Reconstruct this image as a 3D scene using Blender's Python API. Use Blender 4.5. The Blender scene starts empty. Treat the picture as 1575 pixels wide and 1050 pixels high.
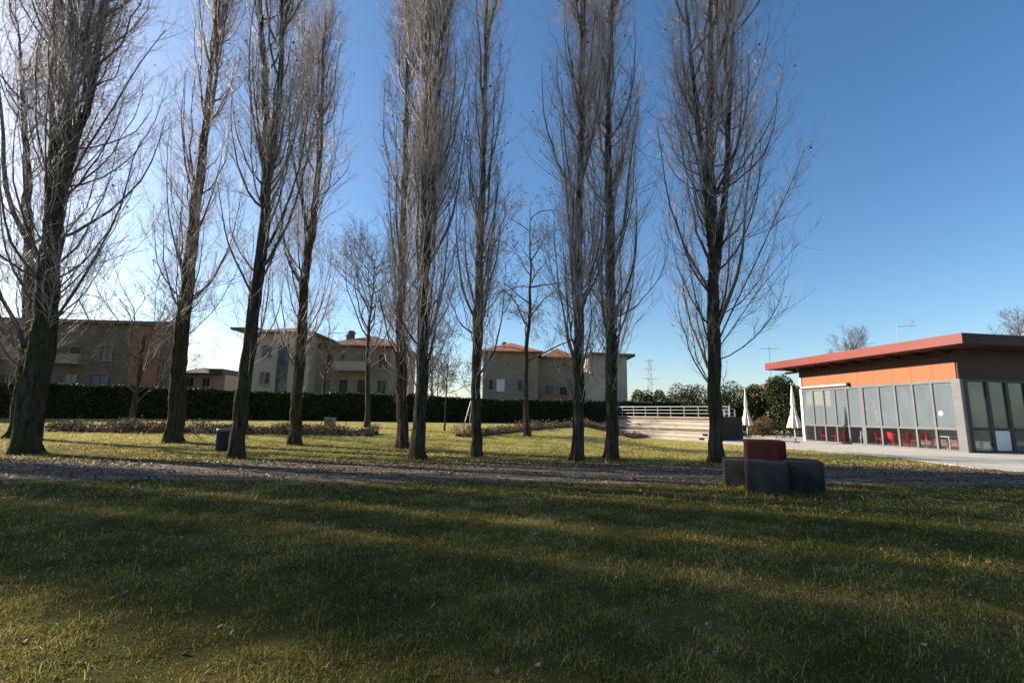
import bpy, bmesh, math, random
import numpy as np
from mathutils import Vector, Matrix
R = math.radians
rng = np.random.default_rng(7)
random.seed(7)
scene = bpy.context.scene
COL = scene.collection

# ------------------------------------------------------------------ camera
EYE, FPX, PITCH, ROLL = 1.5, 725.0, R(8.98), R(1.0)
f_ = np.array([0, math.cos(PITCH), math.sin(PITCH)])
x0 = np.array([1.0, 0, 0]); u0 = np.array([0, -math.sin(PITCH), math.cos(PITCH)])
r_ = math.cos(ROLL)*x0 + math.sin(ROLL)*u0
u_ = -math.sin(ROLL)*x0 + math.cos(ROLL)*u0
cam = bpy.data.cameras.new('camera'); camo = bpy.data.objects.new('camera', cam); COL.objects.link(camo)
cam.lens = FPX/1575*36; cam.sensor_width = 36; cam.clip_start = .05; cam.clip_end = 4000
camo.matrix_world = Matrix(((r_[0], u_[0], -f_[0], 0), (r_[1], u_[1], -f_[1], 0), (r_[2], u_[2], -f_[2], EYE), (0, 0, 0, 1)))
scene.camera = camo

def ray(px, py):
    d = f_ + r_*(px-787.5)/FPX + u_*(525-py)/FPX
    return d
def at(px, py, Y):                      # the point at distance Y seen at a photo pixel
    d = ray(px, py); t = Y/d[1]
    return np.array([d[0]*t, Y, EYE+d[2]*t])
def sst(a, b, v):
    t = np.clip((np.asarray(v, float)-a)/(b-a), 0, 1); return t*t*(3-2*t)
def gz(x, y):                           # height of the ground: the lawn rises gently at the back
    x = np.asarray(x, float); y = np.asarray(y, float)
    return .92*sst(19, 33, y)*(1-sst(4.5, 9.0, x))
def G(px, py):                          # ground point at a photo pixel
    d = ray(px, py); Y = 20.0
    t = -EYE/d[2] if d[2] < 0 else 60
    for _ in range(60):
        t = .6*t + .4*max(.5, (EYE-float(gz(d[0]*t, d[1]*t)))/max(1e-3, -d[2])) if d[2] < 0 else t
    return np.array([d[0]*t, d[1]*t, float(gz(d[0]*t, d[1]*t))])

# ------------------------------------------------------------------ helpers
def tag(o, label=None, cat=None, group=None, kind=None):
    if label: o['label'] = label
    if cat: o['category'] = cat
    if group: o['group'] = group
    if kind: o['kind'] = kind
    return o
def thing(name, label, cat, loc=(0, 0, 0), rz=0, group=None):
    o = bpy.data.objects.new(name, None); COL.objects.link(o); o.empty_display_size = .3
    o.location = loc; o.rotation_euler = (0, 0, rz)
    return tag(o, label, cat, group)
def copy_tree(o, parent=None):
    c = o.copy(); COL.objects.link(c)
    if parent: c.parent = parent
    for ch in o.children: copy_tree(ch, c)
    return c

class MB:
    """Collects shapes; build() links them as one mesh object."""
    def __init__(s): s.v = []; s.f = []; s.n = 0; s.mi = []; s.cur = 0
    def add(s, v, f):
        v = np.asarray(v, float).reshape(-1, 3); f = np.asarray(f, int)
        s.v.append(v); s.f.append(f+s.n); s.mi.append(np.full(len(f), s.cur)); s.n += len(v)
    def box(s, c, d, rz=0):
        c = np.asarray(c, float); h = np.asarray(d, float)/2
        v = np.array([[sx, sy, sz] for sz in (-1, 1) for sy in (-1, 1) for sx in (-1, 1)])*h
        if rz:
            k, m = math.cos(rz), math.sin(rz); v = np.stack([v[:, 0]*k-v[:, 1]*m, v[:, 0]*m+v[:, 1]*k, v[:, 2]], 1)
        s.add(v+c, [[0, 2, 3, 1], [4, 5, 7, 6], [0, 1, 5, 4], [2, 6, 7, 3], [0, 4, 6, 2], [1, 3, 7, 5]]); return s
    def b(s, x0, x1, y0, y1, z0, z1): return s.box(((x0+x1)/2, (y0+y1)/2, (z0+z1)/2), (x1-x0, y1-y0, z1-z0))
    def hexa(s, p):                     # 8 corners: bottom ring, top ring
        s.add(p, [[3, 2, 1, 0], [4, 5, 6, 7], [0, 1, 5, 4], [1, 2, 6, 5], [2, 3, 7, 6], [3, 0, 4, 7]]); return s
    def prism(s, ring, z0, z1):
        n = len(ring); v = [[x, y, z0] for x, y in ring]+[[x, y, z1] for x, y in ring]
        base = s.n
        for k in range(n): s.addf([v[k], v[(k+1) % n], v[n+(k+1) % n], v[n+k]])
        s.poly(v[n:]); s.poly(v[:n][::-1]); return s
    def addf(s, q): s.add(q, [[0, 1, 2, 3]])
    def poly(s, pts):                   # convex polygon as a fan of quads/tris
        pts = [list(p) for p in pts]; c = np.mean(np.array(pts), 0); n = len(pts)
        for k in range(n): s.add([c, pts[k], pts[(k+1) % n]], [[0, 1, 2, 2]])
    def tubes(s, P, Rad, sides=4, jit=None):
        P = np.asarray(P, float); Rad = np.asarray(Rad, float); N, K, _ = P.shape
        T = np.gradient(P, axis=1); T /= np.linalg.norm(T, axis=2, keepdims=True)+1e-9
        m = np.abs(T.mean(1)); ref = np.zeros((N, 3)); ref[np.arange(N), m.argmin(1)] = 1
        A = np.cross(T, ref[:, None, :]); A /= np.linalg.norm(A, axis=2, keepdims=True)+1e-9
        B = np.cross(T, A); a = np.arange(sides)*2*math.pi/sides
        rr = Rad[:, :, None]*(np.ones((N, K, sides)) if jit is None else jit)
        V = P[:, :, None, :]+rr[..., None]*(A[:, :, None, :]*np.cos(a)[:, None]+B[:, :, None, :]*np.sin(a)[:, None])
        i = np.arange(N)[:, None, None]*K*sides; k = np.arange(K-1)[None, :, None]*sides; j = np.arange(sides)[None, None, :]
        j2 = (j+1) % sides
        F = np.stack([i+k+j, i+k+j2, i+k+sides+j2, i+k+sides+j], -1).reshape(-1, 4)
        s.add(V, F); return s
    def tube(s, pts, r, sides=8):
        pts = np.asarray(pts, float); r = np.full(len(pts), r) if np.isscalar(r) else np.asarray(r, float)
        s.tubes(pts[None], r[None], sides)
        for e in (0, -1):
            T = pts[1]-pts[0] if e == 0 else pts[-1]-pts[-2]
        return s
    def lathe(s, prof, c=(0, 0, 0), n=20, fold=0, nf=8):
        a = np.arange(n)*2*math.pi/n; V = []
        for (rr, z, *fd) in prof:
            k = 1+(fd[0] if fd else 0)*np.cos(a*nf)
            V.append(np.stack([rr*k*np.cos(a), rr*k*np.sin(a), np.full(n, z)], 1))
        V = np.concatenate(V)+np.asarray(c, float); F = []
        for q in range(len(prof)-1):
            for j in range(n): F.append([q*n+j, q*n+(j+1) % n, q*n+n+(j+1) % n, q*n+n+j])
        s.add(V, F); return s
    def disc(s, c, r, n=20, up=1):
        a = np.arange(n)*2*math.pi/n*up
        s.poly(np.stack([c[0]+r*np.cos(a), c[1]+r*np.sin(a), np.full(n, c[2])], 1)); return s
    def cyl(s, c, r, h, n=20): s.lathe([(r, 0), (r, h)], c, n); s.disc((c[0], c[1], c[2]+h), r, n); s.disc(c, r, n, -1); return s
    def build(s, name, mats, parent=None, smooth=False):
        me = bpy.data.meshes.new(name)
        V = np.concatenate(s.v); F = np.concatenate(s.f); MI = np.concatenate(s.mi)
        tri = F[:, 2] == F[:, 3]
        cnt = np.where(tri, 3, 4); st = np.concatenate([[0], np.cumsum(cnt)[:-1]])
        keep = np.ones(F.shape, bool); keep[tri, 3] = False
        lv = F[keep]
        me.vertices.add(len(V)); me.vertices.foreach_set('co', V.astype(np.float32).ravel())
        me.loops.add(len(lv)); me.loops.foreach_set('vertex_index', lv.astype(np.int32))
        me.polygons.add(len(F)); me.polygons.foreach_set('loop_start', st.astype(np.int32))
        try: me.polygons.foreach_set('loop_total', cnt.astype(np.int32))
        except Exception: pass
        mats = mats if isinstance(mats, (list, tuple)) else [mats]
        for m in mats: me.materials.append(m)
        me.polygons.foreach_set('material_index', MI.astype(np.int32))
        me.polygons.foreach_set('use_smooth', np.full(len(F), smooth))
        me.update(calc_edges=True)
        o = bpy.data.objects.new(name, me); COL.objects.link(o)
        if parent: o.parent = parent
        return o
    def build_col(s, name, mats, parent, colvals):   # colvals: per-vertex tint 0..1
        o = s.build(name, mats, parent)
        a = o.data.attributes.new('tint', 'FLOAT', 'POINT'); a.data.foreach_set('value', np.asarray(colvals, np.float32))
        return o

# ------------------------------------------------------------------ materials
def nodes(name):
    m = bpy.data.materials.new(name); m.use_nodes = True; nt = m.node_tree
    return m, nt, nt.nodes['Principled BSDF']
def N(nt, t, **k):
    n = nt.nodes.new(t)
    for a, v in k.items():
        if a in n.inputs.keys() if hasattr(n.inputs, 'keys') else False: n.inputs[a].default_value = v
        else: setattr(n, a, v)
    return n
def noise(nt, vec, scale, detail=4, rough=.6):
    n = nt.nodes.new('ShaderNodeTexNoise'); n.inputs['Scale'].default_value = scale; n.inputs['Detail'].default_value = detail
    n.inputs['Roughness'].default_value = rough
    if vec is not None: nt.links.new(vec, n.inputs['Vector'])
    return n.outputs['Fac']
def ramp(nt, fac, stops):
    n = nt.nodes.new('ShaderNodeValToRGB'); nt.links.new(fac, n.inputs['Fac'])
    e = n.color_ramp.elements
    while len(e) < len(stops): e.new(.5)
    for k, (p, c) in enumerate(stops):
        e[k].position = p; e[k].color = (*c, 1) if len(c) == 3 else c
    return n.outputs['Color']
def mixc(nt, fac, a, b, mode='MIX'):
    n = nt.nodes.new('ShaderNodeMix'); n.data_type = 'RGBA'; n.blend_type = mode
    for sock, v in ((n.inputs[0], fac), (n.inputs[6], a), (n.inputs[7], b)):
        if hasattr(v, 'is_linked'): nt.links.new(v, sock)
        elif isinstance(v, (int, float)): sock.default_value = v
        else: sock.default_value = (*v, 1)
    return n.outputs[2]
def geo_pos(nt): return nt.nodes.new('ShaderNodeNewGeometry').outputs['Position']
def obj_co(nt): return nt.nodes.new('ShaderNodeTexCoord').outputs['Object']
def scaled(nt, vec, sc):
    n = nt.nodes.new('ShaderNodeMapping'); nt.links.new(vec, n.inputs['Vector']); n.inputs['Scale'].default_value = sc
    return n.outputs['Vector']
def bump(nt, bs, h, strength, dist=.02):
    n = nt.nodes.new('ShaderNodeBump'); n.inputs['Strength'].default_value = strength; n.inputs['Distance'].default_value = dist
    nt.links.new(h, n.inputs['Height']); nt.links.new(n.outputs['Normal'], bs.inputs['Normal'])
def mat(name, a, b=None, scale=3, rough=.7, bstr=.0, bscale=40, metal=0, stretch=(1, 1, 1), spec=.3, lo=.35, hi=.65, bdist=.01):
    m, nt, bs = nodes(name); co = scaled(nt, obj_co(nt), stretch)
    if b is None: b = tuple(x*.75 for x in a)
    c = ramp(nt, noise(nt, co, scale, 6), [(lo, a), (hi, b)])
    nt.links.new(c, bs.inputs['Base Color']); bs.inputs['Roughness'].default_value = rough; bs.inputs['Metallic'].default_value = metal
    bs.inputs['Specular IOR Level'].default_value = spec
    if bstr: bump(nt, bs, noise(nt, co, bscale, 5), bstr, bdist)
    return m
def leaf_mat(name, stops, scale=1.2, trans=.35, rough=.6):
    """leaf faces: per-leaf tint plus soft patches, partly translucent"""
    m, nt, bs = nodes(name)
    at_ = nt.nodes.new('ShaderNodeAttribute'); at_.attribute_name = 'tint'
    nz = noise(nt, geo_pos(nt), scale, 3)
    mx = nt.nodes.new('ShaderNodeMath'); mx.operation = 'MULTIPLY_ADD'; nt.links.new(at_.outputs['Fac'], mx.inputs[0]); mx.inputs[1].default_value = .6
    m2 = nt.nodes.new('ShaderNodeMath'); m2.operation = 'MULTIPLY_ADD'; nt.links.new(nz, m2.inputs[0]); m2.inputs[1].default_value = .9; m2.inputs[2].default_value = -.25
    nt.links.new(m2.outputs[0], mx.inputs[2])
    c = ramp(nt, mx.outputs[0], stops)
    nt.links.new(c, bs.inputs['Base Color']); bs.inputs['Roughness'].default_value = rough; bs.inputs['Specular IOR Level'].default_value = .25
    if trans:
        tr = nt.nodes.new('ShaderNodeBsdfTranslucent'); nt.links.new(c, tr.inputs['Color'])
        mi = nt.nodes.new('ShaderNodeMixShader'); mi.inputs[0].default_value = trans
        nt.links.new(bs.outputs[0], mi.inputs[1]); nt.links.new(tr.outputs[0], mi.inputs[2])
        nt.links.new(mi.outputs[0], nt.nodes['Material Output'].inputs['Surface'])
    return m
def glass_mat(name, tint=(.9, .95, .95), film=0.0, film_col=(.5, .52, .52), refl=1.0, rough=.02):
    m, nt, bs = nodes(name); nt.nodes.remove(bs)
    tr = nt.nodes.new('ShaderNodeBsdfTransparent'); tr.inputs[0].default_value = (*[x**.5 for x in tint], 1)
    df = nt.nodes.new('ShaderNodeBsdfDiffuse')
    c = ramp(nt, noise(nt, scaled(nt, obj_co(nt), (1, 1.6, .5)), 1.3, 4), [(.3, film_col), (.7, tuple(x*.8 for x in film_col))]); nt.links.new(c, df.inputs[0])
    tl = nt.nodes.new('ShaderNodeBsdfTranslucent'); nt.links.new(c, tl.inputs[0])
    m0 = nt.nodes.new('ShaderNodeMixShader'); m0.inputs[0].default_value = .5; nt.links.new(df.outputs[0], m0.inputs[1]); nt.links.new(tl.outputs[0], m0.inputs[2])
    m1 = nt.nodes.new('ShaderNodeMixShader'); m1.inputs[0].default_value = film; nt.links.new(tr.outputs[0], m1.inputs[1]); nt.links.new(m0.outputs[0], m1.inputs[2])
    gl = nt.nodes.new('ShaderNodeBsdfGlossy'); gl.inputs['Roughness'].default_value = rough
    fr = nt.nodes.new('ShaderNodeLayerWeight'); fr.inputs['Blend'].default_value = .5
    pw = nt.nodes.new('ShaderNodeMath'); pw.operation = 'POWER'; nt.links.new(fr.outputs['Facing'], pw.inputs[0]); pw.inputs[1].default_value = 4
    mu = nt.nodes.new('ShaderNodeMath'); mu.operation = 'MULTIPLY_ADD'; mu.use_clamp = True; nt.links.new(pw.outputs[0], mu.inputs[0]); mu.inputs[1].default_value = .9*refl; mu.inputs[2].default_value = .05*refl
    m2 = nt.nodes.new('ShaderNodeMixShader'); nt.links.new(mu.outputs[0], m2.inputs[0]); nt.links.new(m1.outputs[0], m2.inputs[1]); nt.links.new(gl.outputs[0], m2.inputs[2])
    nt.links.new(m2.outputs[0], nt.nodes['Material Output'].inputs['Surface'])
    return m

def bark_mat(name, dark, light, moss, moss_amt=.5):
    m, nt, bs = nodes(name); p = obj_co(nt)
    st = scaled(nt, p, (1, 1, .16))
    c = ramp(nt, noise(nt, st, 9, 8, .7), [(.36, dark), (.62, light)])
    mf = ramp(nt, noise(nt, scaled(nt, p, (1, 1, .5)), 2.2, 4), [(.42, (0, 0, 0)), (.62, (moss_amt,)*3)])
    c2 = mixc(nt, mf, c, moss)
    nt.links.new(c2, bs.inputs['Base Color']); bs.inputs['Roughness'].default_value = .95; bs.inputs['Specular IOR Level'].default_value = .1
    bump(nt, bs, noise(nt, st, 14, 8, .7), 1.0, .09)
    return m
M = {}
M['bark'] = bark_mat('poplar_bark', (.012, .009, .007), (.105, .085, .06), (.04, .046, .01), .75)
M['bark_pale'] = bark_mat('pale_bark', (.03, .024, .019), (.1, .085, .07), (.06, .06, .03), .3)
M['twig'] = mat('poplar_twigs', (.55, .46, .42), (.27, .22, .195), scale=1.5, rough=.55, spec=.4)
M['limb'] = mat('poplar_limbs', (.15, .115, .085), (.05, .04, .03), scale=2.5, rough=.8, spec=.2, stretch=(1, 1, .3))
M['twig_grey'] = mat('grey_twigs', (.17, .13, .11), (.09, .068, .056), scale=1.5, rough=.8)
M['dead_leaf'] = mat('withered_leaves', (.09, .05, .025), (.045, .026, .016), scale=2, rough=.8)

# ------------------------------------------------------------------ sky and sun
SUN_AZ, SUN_EL = R(-72), R(25)        # azimuth from +Y, negative = to the left of the view
EXPOSURE = 1.1
sd = Vector((math.sin(SUN_AZ)*math.cos(SUN_EL), math.cos(SUN_AZ)*math.cos(SUN_EL), math.sin(SUN_EL)))
w = bpy.data.worlds.new('World'); scene.world = w; w.use_nodes = True; nt = w.node_tree
sky = nt.nodes.new('ShaderNodeTexSky'); sky.sky_type = 'NISHITA'; sky.sun_disc = False
sky.sun_elevation = SUN_EL; sky.sun_rotation = SUN_AZ; sky.altitude = 100; sky.air_density = 1.0; sky.dust_density = 1.0; sky.ozone_density = 2.0
hs = nt.nodes.new('ShaderNodeHueSaturation'); hs.inputs['Saturation'].default_value = 1.23; nt.links.new(sky.outputs[0], hs.inputs['Color']); nt.links.new(hs.outputs[0], nt.nodes['Background'].inputs[0]); nt.nodes['Background'].inputs[1].default_value = .09
sl = bpy.data.lights.new('sun', 'SUN'); sl.energy = 5.0; sl.angle = R(.53); sl.color = (1, .9, .74)
so = bpy.data.objects.new('sun', sl); COL.objects.link(so); so.rotation_euler = sd.to_track_quat('Z', 'Y').to_euler()
scene.view_settings.view_transform = 'Standard'; scene.view_settings.look = 'None'
scene.view_settings.exposure = EXPOSURE; scene.view_settings.gamma = 1
scene.cycles.max_bounces = 6; scene.cycles.transparent_max_bounces = 16; scene.cycles.diffuse_bounces = 3

# ------------------------------------------------------------------ ground, path, plaza
def lawn_color(nt):
    p = geo_pos(nt)
    big = noise(nt, p, .22, 4, .6); mid = noise(nt, p, 1.1, 5, .65); fine = noise(nt, p, 22, 4, .7)
    sep = nt.nodes.new('ShaderNodeSeparateXYZ'); nt.links.new(p, sep.inputs[0])
    mr = nt.nodes.new('ShaderNodeMapRange'); nt.links.new(sep.outputs['Y'], mr.inputs[0])
    mr.inputs[1].default_value = 14; mr.inputs[2].default_value = 25; mr.inputs[3].default_value = .0; mr.inputs[4].default_value = .26   # the far lawn is drier
    a = nt.nodes.new('ShaderNodeMath'); a.operation = 'MULTIPLY_ADD'; nt.links.new(big, a.inputs[0]); a.inputs[1].default_value = .55; nt.links.new(mr.outputs[0], a.inputs[2])
    b = nt.nodes.new('ShaderNodeMath'); b.operation = 'MULTIPLY_ADD'; nt.links.new(mid, b.inputs[0]); b.inputs[1].default_value = .6; nt.links.new(a.outputs[0], b.inputs[2])
    return b.outputs[0], fine
m, nt, bs = nodes('lawn_soil')
v, fine = lawn_color(nt)
c = ramp(nt, v, [(.38, (.025, .034, .006)), (.52, (.06, .06, .012)), (.62, (.12, .1, .026)), (.8, (.36, .34, .08)), (.95, (.46, .39, .16))])
c = mixc(nt, ramp(nt, fine, [(.35, (0, 0, 0)), (.6, (.55,)*3)]), c, (.05, .04, .014))
nt.links.new(c, bs.inputs['Base Color']); bs.inputs['Roughness'].default_value = 1; bs.inputs['Specular IOR Level'].default_value = .05
bump(nt, bs, noise(nt, geo_pos(nt), 9, 6, .75), .8, .06)
M['lawn'] = m
m, nt, bs = nodes('grass_blades')
v, fine = lawn_color(nt)
ta = nt.nodes.new('ShaderNodeAttribute'); ta.attribute_name = 'tint'
k = nt.nodes.new('ShaderNodeMath'); k.operation = 'MULTIPLY_ADD'; nt.links.new(ta.outputs['Fac'], k.inputs[0]); k.inputs[1].default_value = .42; nt.links.new(v, k.inputs[2])
c = ramp(nt, k.outputs[0], [(.5, (.03, .062, .007)), (.65, (.085, .115, .015)), (.78, (.22, .155, .032)), (.95, (.52, .42, .13)), (1.0, (.52, .42, .17))])
nt.links.new(c, bs.inputs['Base Color']); bs.inputs['Roughness'].default_value = .55; bs.inputs['Specular IOR Level'].default_value = .3
tr = nt.nodes.new('ShaderNodeBsdfTranslucent'); nt.links.new(c, tr.inputs['Color'])
mi = nt.nodes.new('ShaderNodeMixShader'); mi.inputs[0].default_value = .4
nt.links.new(bs.outputs[0], mi.inputs[1]); nt.links.new(tr.outputs[0], mi.inputs[2]); nt.links.new(mi.outputs[0], nt.nodes['Material Output'].inputs['Surface'])
M['blade'] = m

def axis(lo, hi, fine_lo, fine_hi, step):
    a = np.arange(fine_lo, fine_hi+.01, step); l = fine_lo-np.geomspace(step*2, fine_lo-lo, 14)[::-1]; h = fine_hi+np.geomspace(step*2, hi-fine_hi, 14)
    return np.concatenate([l, a, h])
xs = axis(-1500, 1500, -40, 30, 1.0); ys = axis(-60, 1800, -4, 46, 1.0)
X, Y = np.meshgrid(xs, ys); Z = gz(X, Y)
V = np.stack([X, Y, Z], -1).reshape(-1, 3); nx = len(xs)
ii, jj = np.meshgrid(np.arange(len(ys)-1), np.arange(nx-1), indexing='ij'); q = (ii*nx+jj).ravel()
g = MB(); g.add(V, np.stack([q, q+1, q+nx+1, q+nx], 1)); tag(g.build('ground', M['lawn'], smooth=True), 'winter lawn of patchy green and straw coloured grass', 'ground', kind='structure')

# gravel path: bands of its two wavering edges
def path_edges(x):
    lo = 11.1+.075*x+.12*np.sin(x*.9+1)+.1*np.sin(x*2.3)+.05*np.sin(x*6.1)
    hi = 15.0+.09*x+.15*np.sin(x*.7)+.12*np.sin(x*1.9+2)+.06*np.sin(x*5.3)
    return lo, hi
px_ = np.arange(-60, 26.01, .25); lo, hi = path_edges(px_)
hi = np.maximum(hi, lo+.5)
vs = [np.stack([px_, lo+(hi-lo)*t, np.full(len(px_), .006)], 1) for t in (0, .33, .67, 1)]
g = MB(); n = len(px_); F = []
for r0 in range(3):
    F += [[r0*n+k, r0*n+k+1, (r0+1)*n+k+1, (r0+1)*n+k] for k in range(n-1)]
g.add(np.concatenate(vs), F)
m, nt, bs = nodes('gravel'); p = geo_pos(nt)
vo = nt.nodes.new('ShaderNodeTexVoronoi'); vo.inputs['Scale'].default_value = 38; nt.links.new(p, vo.inputs['Vector'])
c = ramp(nt, noise(nt, scaled(nt, p, (.35, 1.3, 1)), 1.6, 6, .7), [(.3, (.045, .032, .022)), (.5, (.115, .088, .064)), (.66, (.26, .21, .155))])
c = mixc(nt, .45, c, vo.outputs['Color'], 'SOFT_LIGHT')
c = mixc(nt, ramp(nt, noise(nt, p, 3.5, 6, .75), [(.5, (0, 0, 0)), (.66, (.7,)*3)]), c, (.05, .03, .018))
nt.links.new(c, bs.inputs['Base Color']); bs.inputs['Roughness'].default_value = .95; bs.inputs['Specular IOR Level'].default_value = .1
bump(nt, bs, vo.outputs['Distance'], .6, .02); M['gravel'] = m
tag(g.build('path', M['gravel']), 'grey gravel path strewn with brown leaves', 'path', kind='structure')

# paved court in front of the pavilion
ring = [(9.4, 38.6), (11.4, 36.2), (13.0, 33), (13.8, 30), (14.4, 27.1), (15.6, 24.6), (16.6, 22.2), (16.6, 20.2), (16.3, 18.4), (15.9, 16.6), (17, 14.9), (19.5, 13.9), (27, 13.4), (40, 13.2), (60, 14), (60, 52), (24.5, 52), (22.6, 40.6), (20.5, 41.2), (16, 40.6), (12, 40.2)]
m, nt, bs = nodes('paving'); p = geo_pos(nt)
c = ramp(nt, noise(nt, p, .8, 7, .65), [(.3, (.33, .30, .26)), (.6, (.44, .41, .36)), (.8, (.5, .47, .42))])
br = nt.nodes.new('ShaderNodeTexBrick'); br.inputs['Scale'].default_value = .8; br.inputs['Mortar Size'].default_value = .008; br.offset = 0
br.inputs['Color1'].default_value = br.inputs['Color2'].default_value = (1, 1, 1, 1); br.inputs['Mortar'].default_value = (.6, .58, .55, 1); nt.links.new(p, br.inputs['Vector'])
c = mixc(nt, 1, c, br.outputs['Color'], 'MULTIPLY'); c = mixc(nt, ramp(nt, noise(nt, p, 3, 5), [(.55, (0, 0, 0)), (.75, (.35,)*3)]), c, (.22, .19, .16))
nt.links.new(c, bs.inputs['Base Color']); bs.inputs['Roughness'].default_value = .9; bump(nt, bs, noise(nt, p, 60, 3), .2, .005); M['paving'] = m
g = MB(); c0 = (30, 30)
top = [(x, y, .03) for x, y in ring]
for k in range(len(ring)):
    a, b = top[k], top[(k+1) % len(ring)]
    g.add([(30, 30, .03), a, b], [[0, 1, 2, 2]]); g.add([a, b, (b[0], b[1], -.05), (a[0], a[1], -.05)], [[0, 3, 2, 1]])
tag(g.build('plaza', M['paving']), 'pale paved court in front of the pavilion', 'pavement', kind='structure')
def in_plaza(x, y):
    x = np.asarray(x); y = np.asarray(y); ins = np.zeros(x.shape, bool); n = len(ring)
    for k in range(n):
        (xa, ya), (xb, yb) = ring[k], ring[(k+1) % n]
        cr = ((ya > y) != (yb > y)) & (x < (xb-xa)*(y-ya)/(yb-ya+1e-9)+xa); ins ^= cr
    return ins


# ------------------------------------------------------------------ bare trees
def interp(P, par, t):                 # point and direction along parent strands
    K = P.shape[1]; s = np.clip(t, 0, .9999)*(K-1); k = s.astype(int); fr = (s-k)[:, None]
    a, b = P[par, k], P[par, k+1]; d = b-a
    return a+(b-a)*fr, d/(np.linalg.norm(d, axis=1, keepdims=True)+1e-9)
def grow(P0, D0, L, K, up, wob, droop=None):
    n = len(L); P = np.zeros((n, K, 3)); P[:, 0] = P0; d = D0.copy(); st = (L/(K-1))[:, None]
    for k in range(1, K):
        d = d+np.array([0, 0, 1.0])*up/(K-1)+rng.normal(0, wob/math.sqrt(K-1), (n, 3)); d /= np.linalg.norm(d, axis=1, keepdims=True)
        P[:, k] = P[:, k-1]+d*st
    return P
def side_dirs(D, ang):                  # directions turned by ang away from D in random planes
    r = rng.normal(size=D.shape); r -= (r*D).sum(1, keepdims=True)*D; r /= np.linalg.norm(r, axis=1, keepdims=True)
    return D*np.cos(ang)[:, None]+r*np.sin(ang)[:, None]
def taper(r0, K, end=.35, pw=1.0): return r0[:, None]*(1-(1-end)*(np.linspace(0, 1, K)**pw)[None])
def stem_path(way, Y, K, rad, lean_y=0):
    """a stem through photo pixels taken in the upright plane at distance Y; carried on above the frame"""
    pts = np.array([at(px, py, Y) for px, py in way]); zs = pts[:, 2]
    return pts
def resample(pts, K):
    d = np.concatenate([[0], np.cumsum(np.linalg.norm(np.diff(pts, axis=0), axis=1))]); t = np.linspace(0, d[-1], K)
    return np.stack([np.interp(t, d, pts[:, k]) for k in range(3)], 1)
def smooth_pts(P, it=3):
    for _ in range(it): P[1:-1] = (P[:-2]+2*P[1:-1]+P[2:])/4
    return P

def trunk_tube(mb, P, rad, sides=18, flare=.45, rough=.1, ph=0):
    K = len(P); a = np.arange(sides)*2*math.pi/sides; z = np.concatenate([[0], np.cumsum(np.linalg.norm(np.diff(P, axis=0), axis=1))])
    j = 1+rough*np.sin(a*5+ph+.3*np.sin(z[:, None]*.8))+rough*.7*np.sin(a*9+ph*2+z[:, None]*.7)+rough*.8*np.sin(z[:, None]*2.3+a*2+ph)*np.cos(a*3+z[:, None])
    j += rng.normal(0, rough*.35, j.shape)
    j *= 1+flare*np.exp(-z/.32)[:, None]*(1.1+.75*np.sin(a*4+ph)+.4*np.sin(a*7+ph*3))[None]
    mb.tubes(P[None], rad[None], sides, jit=j[None])

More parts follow.
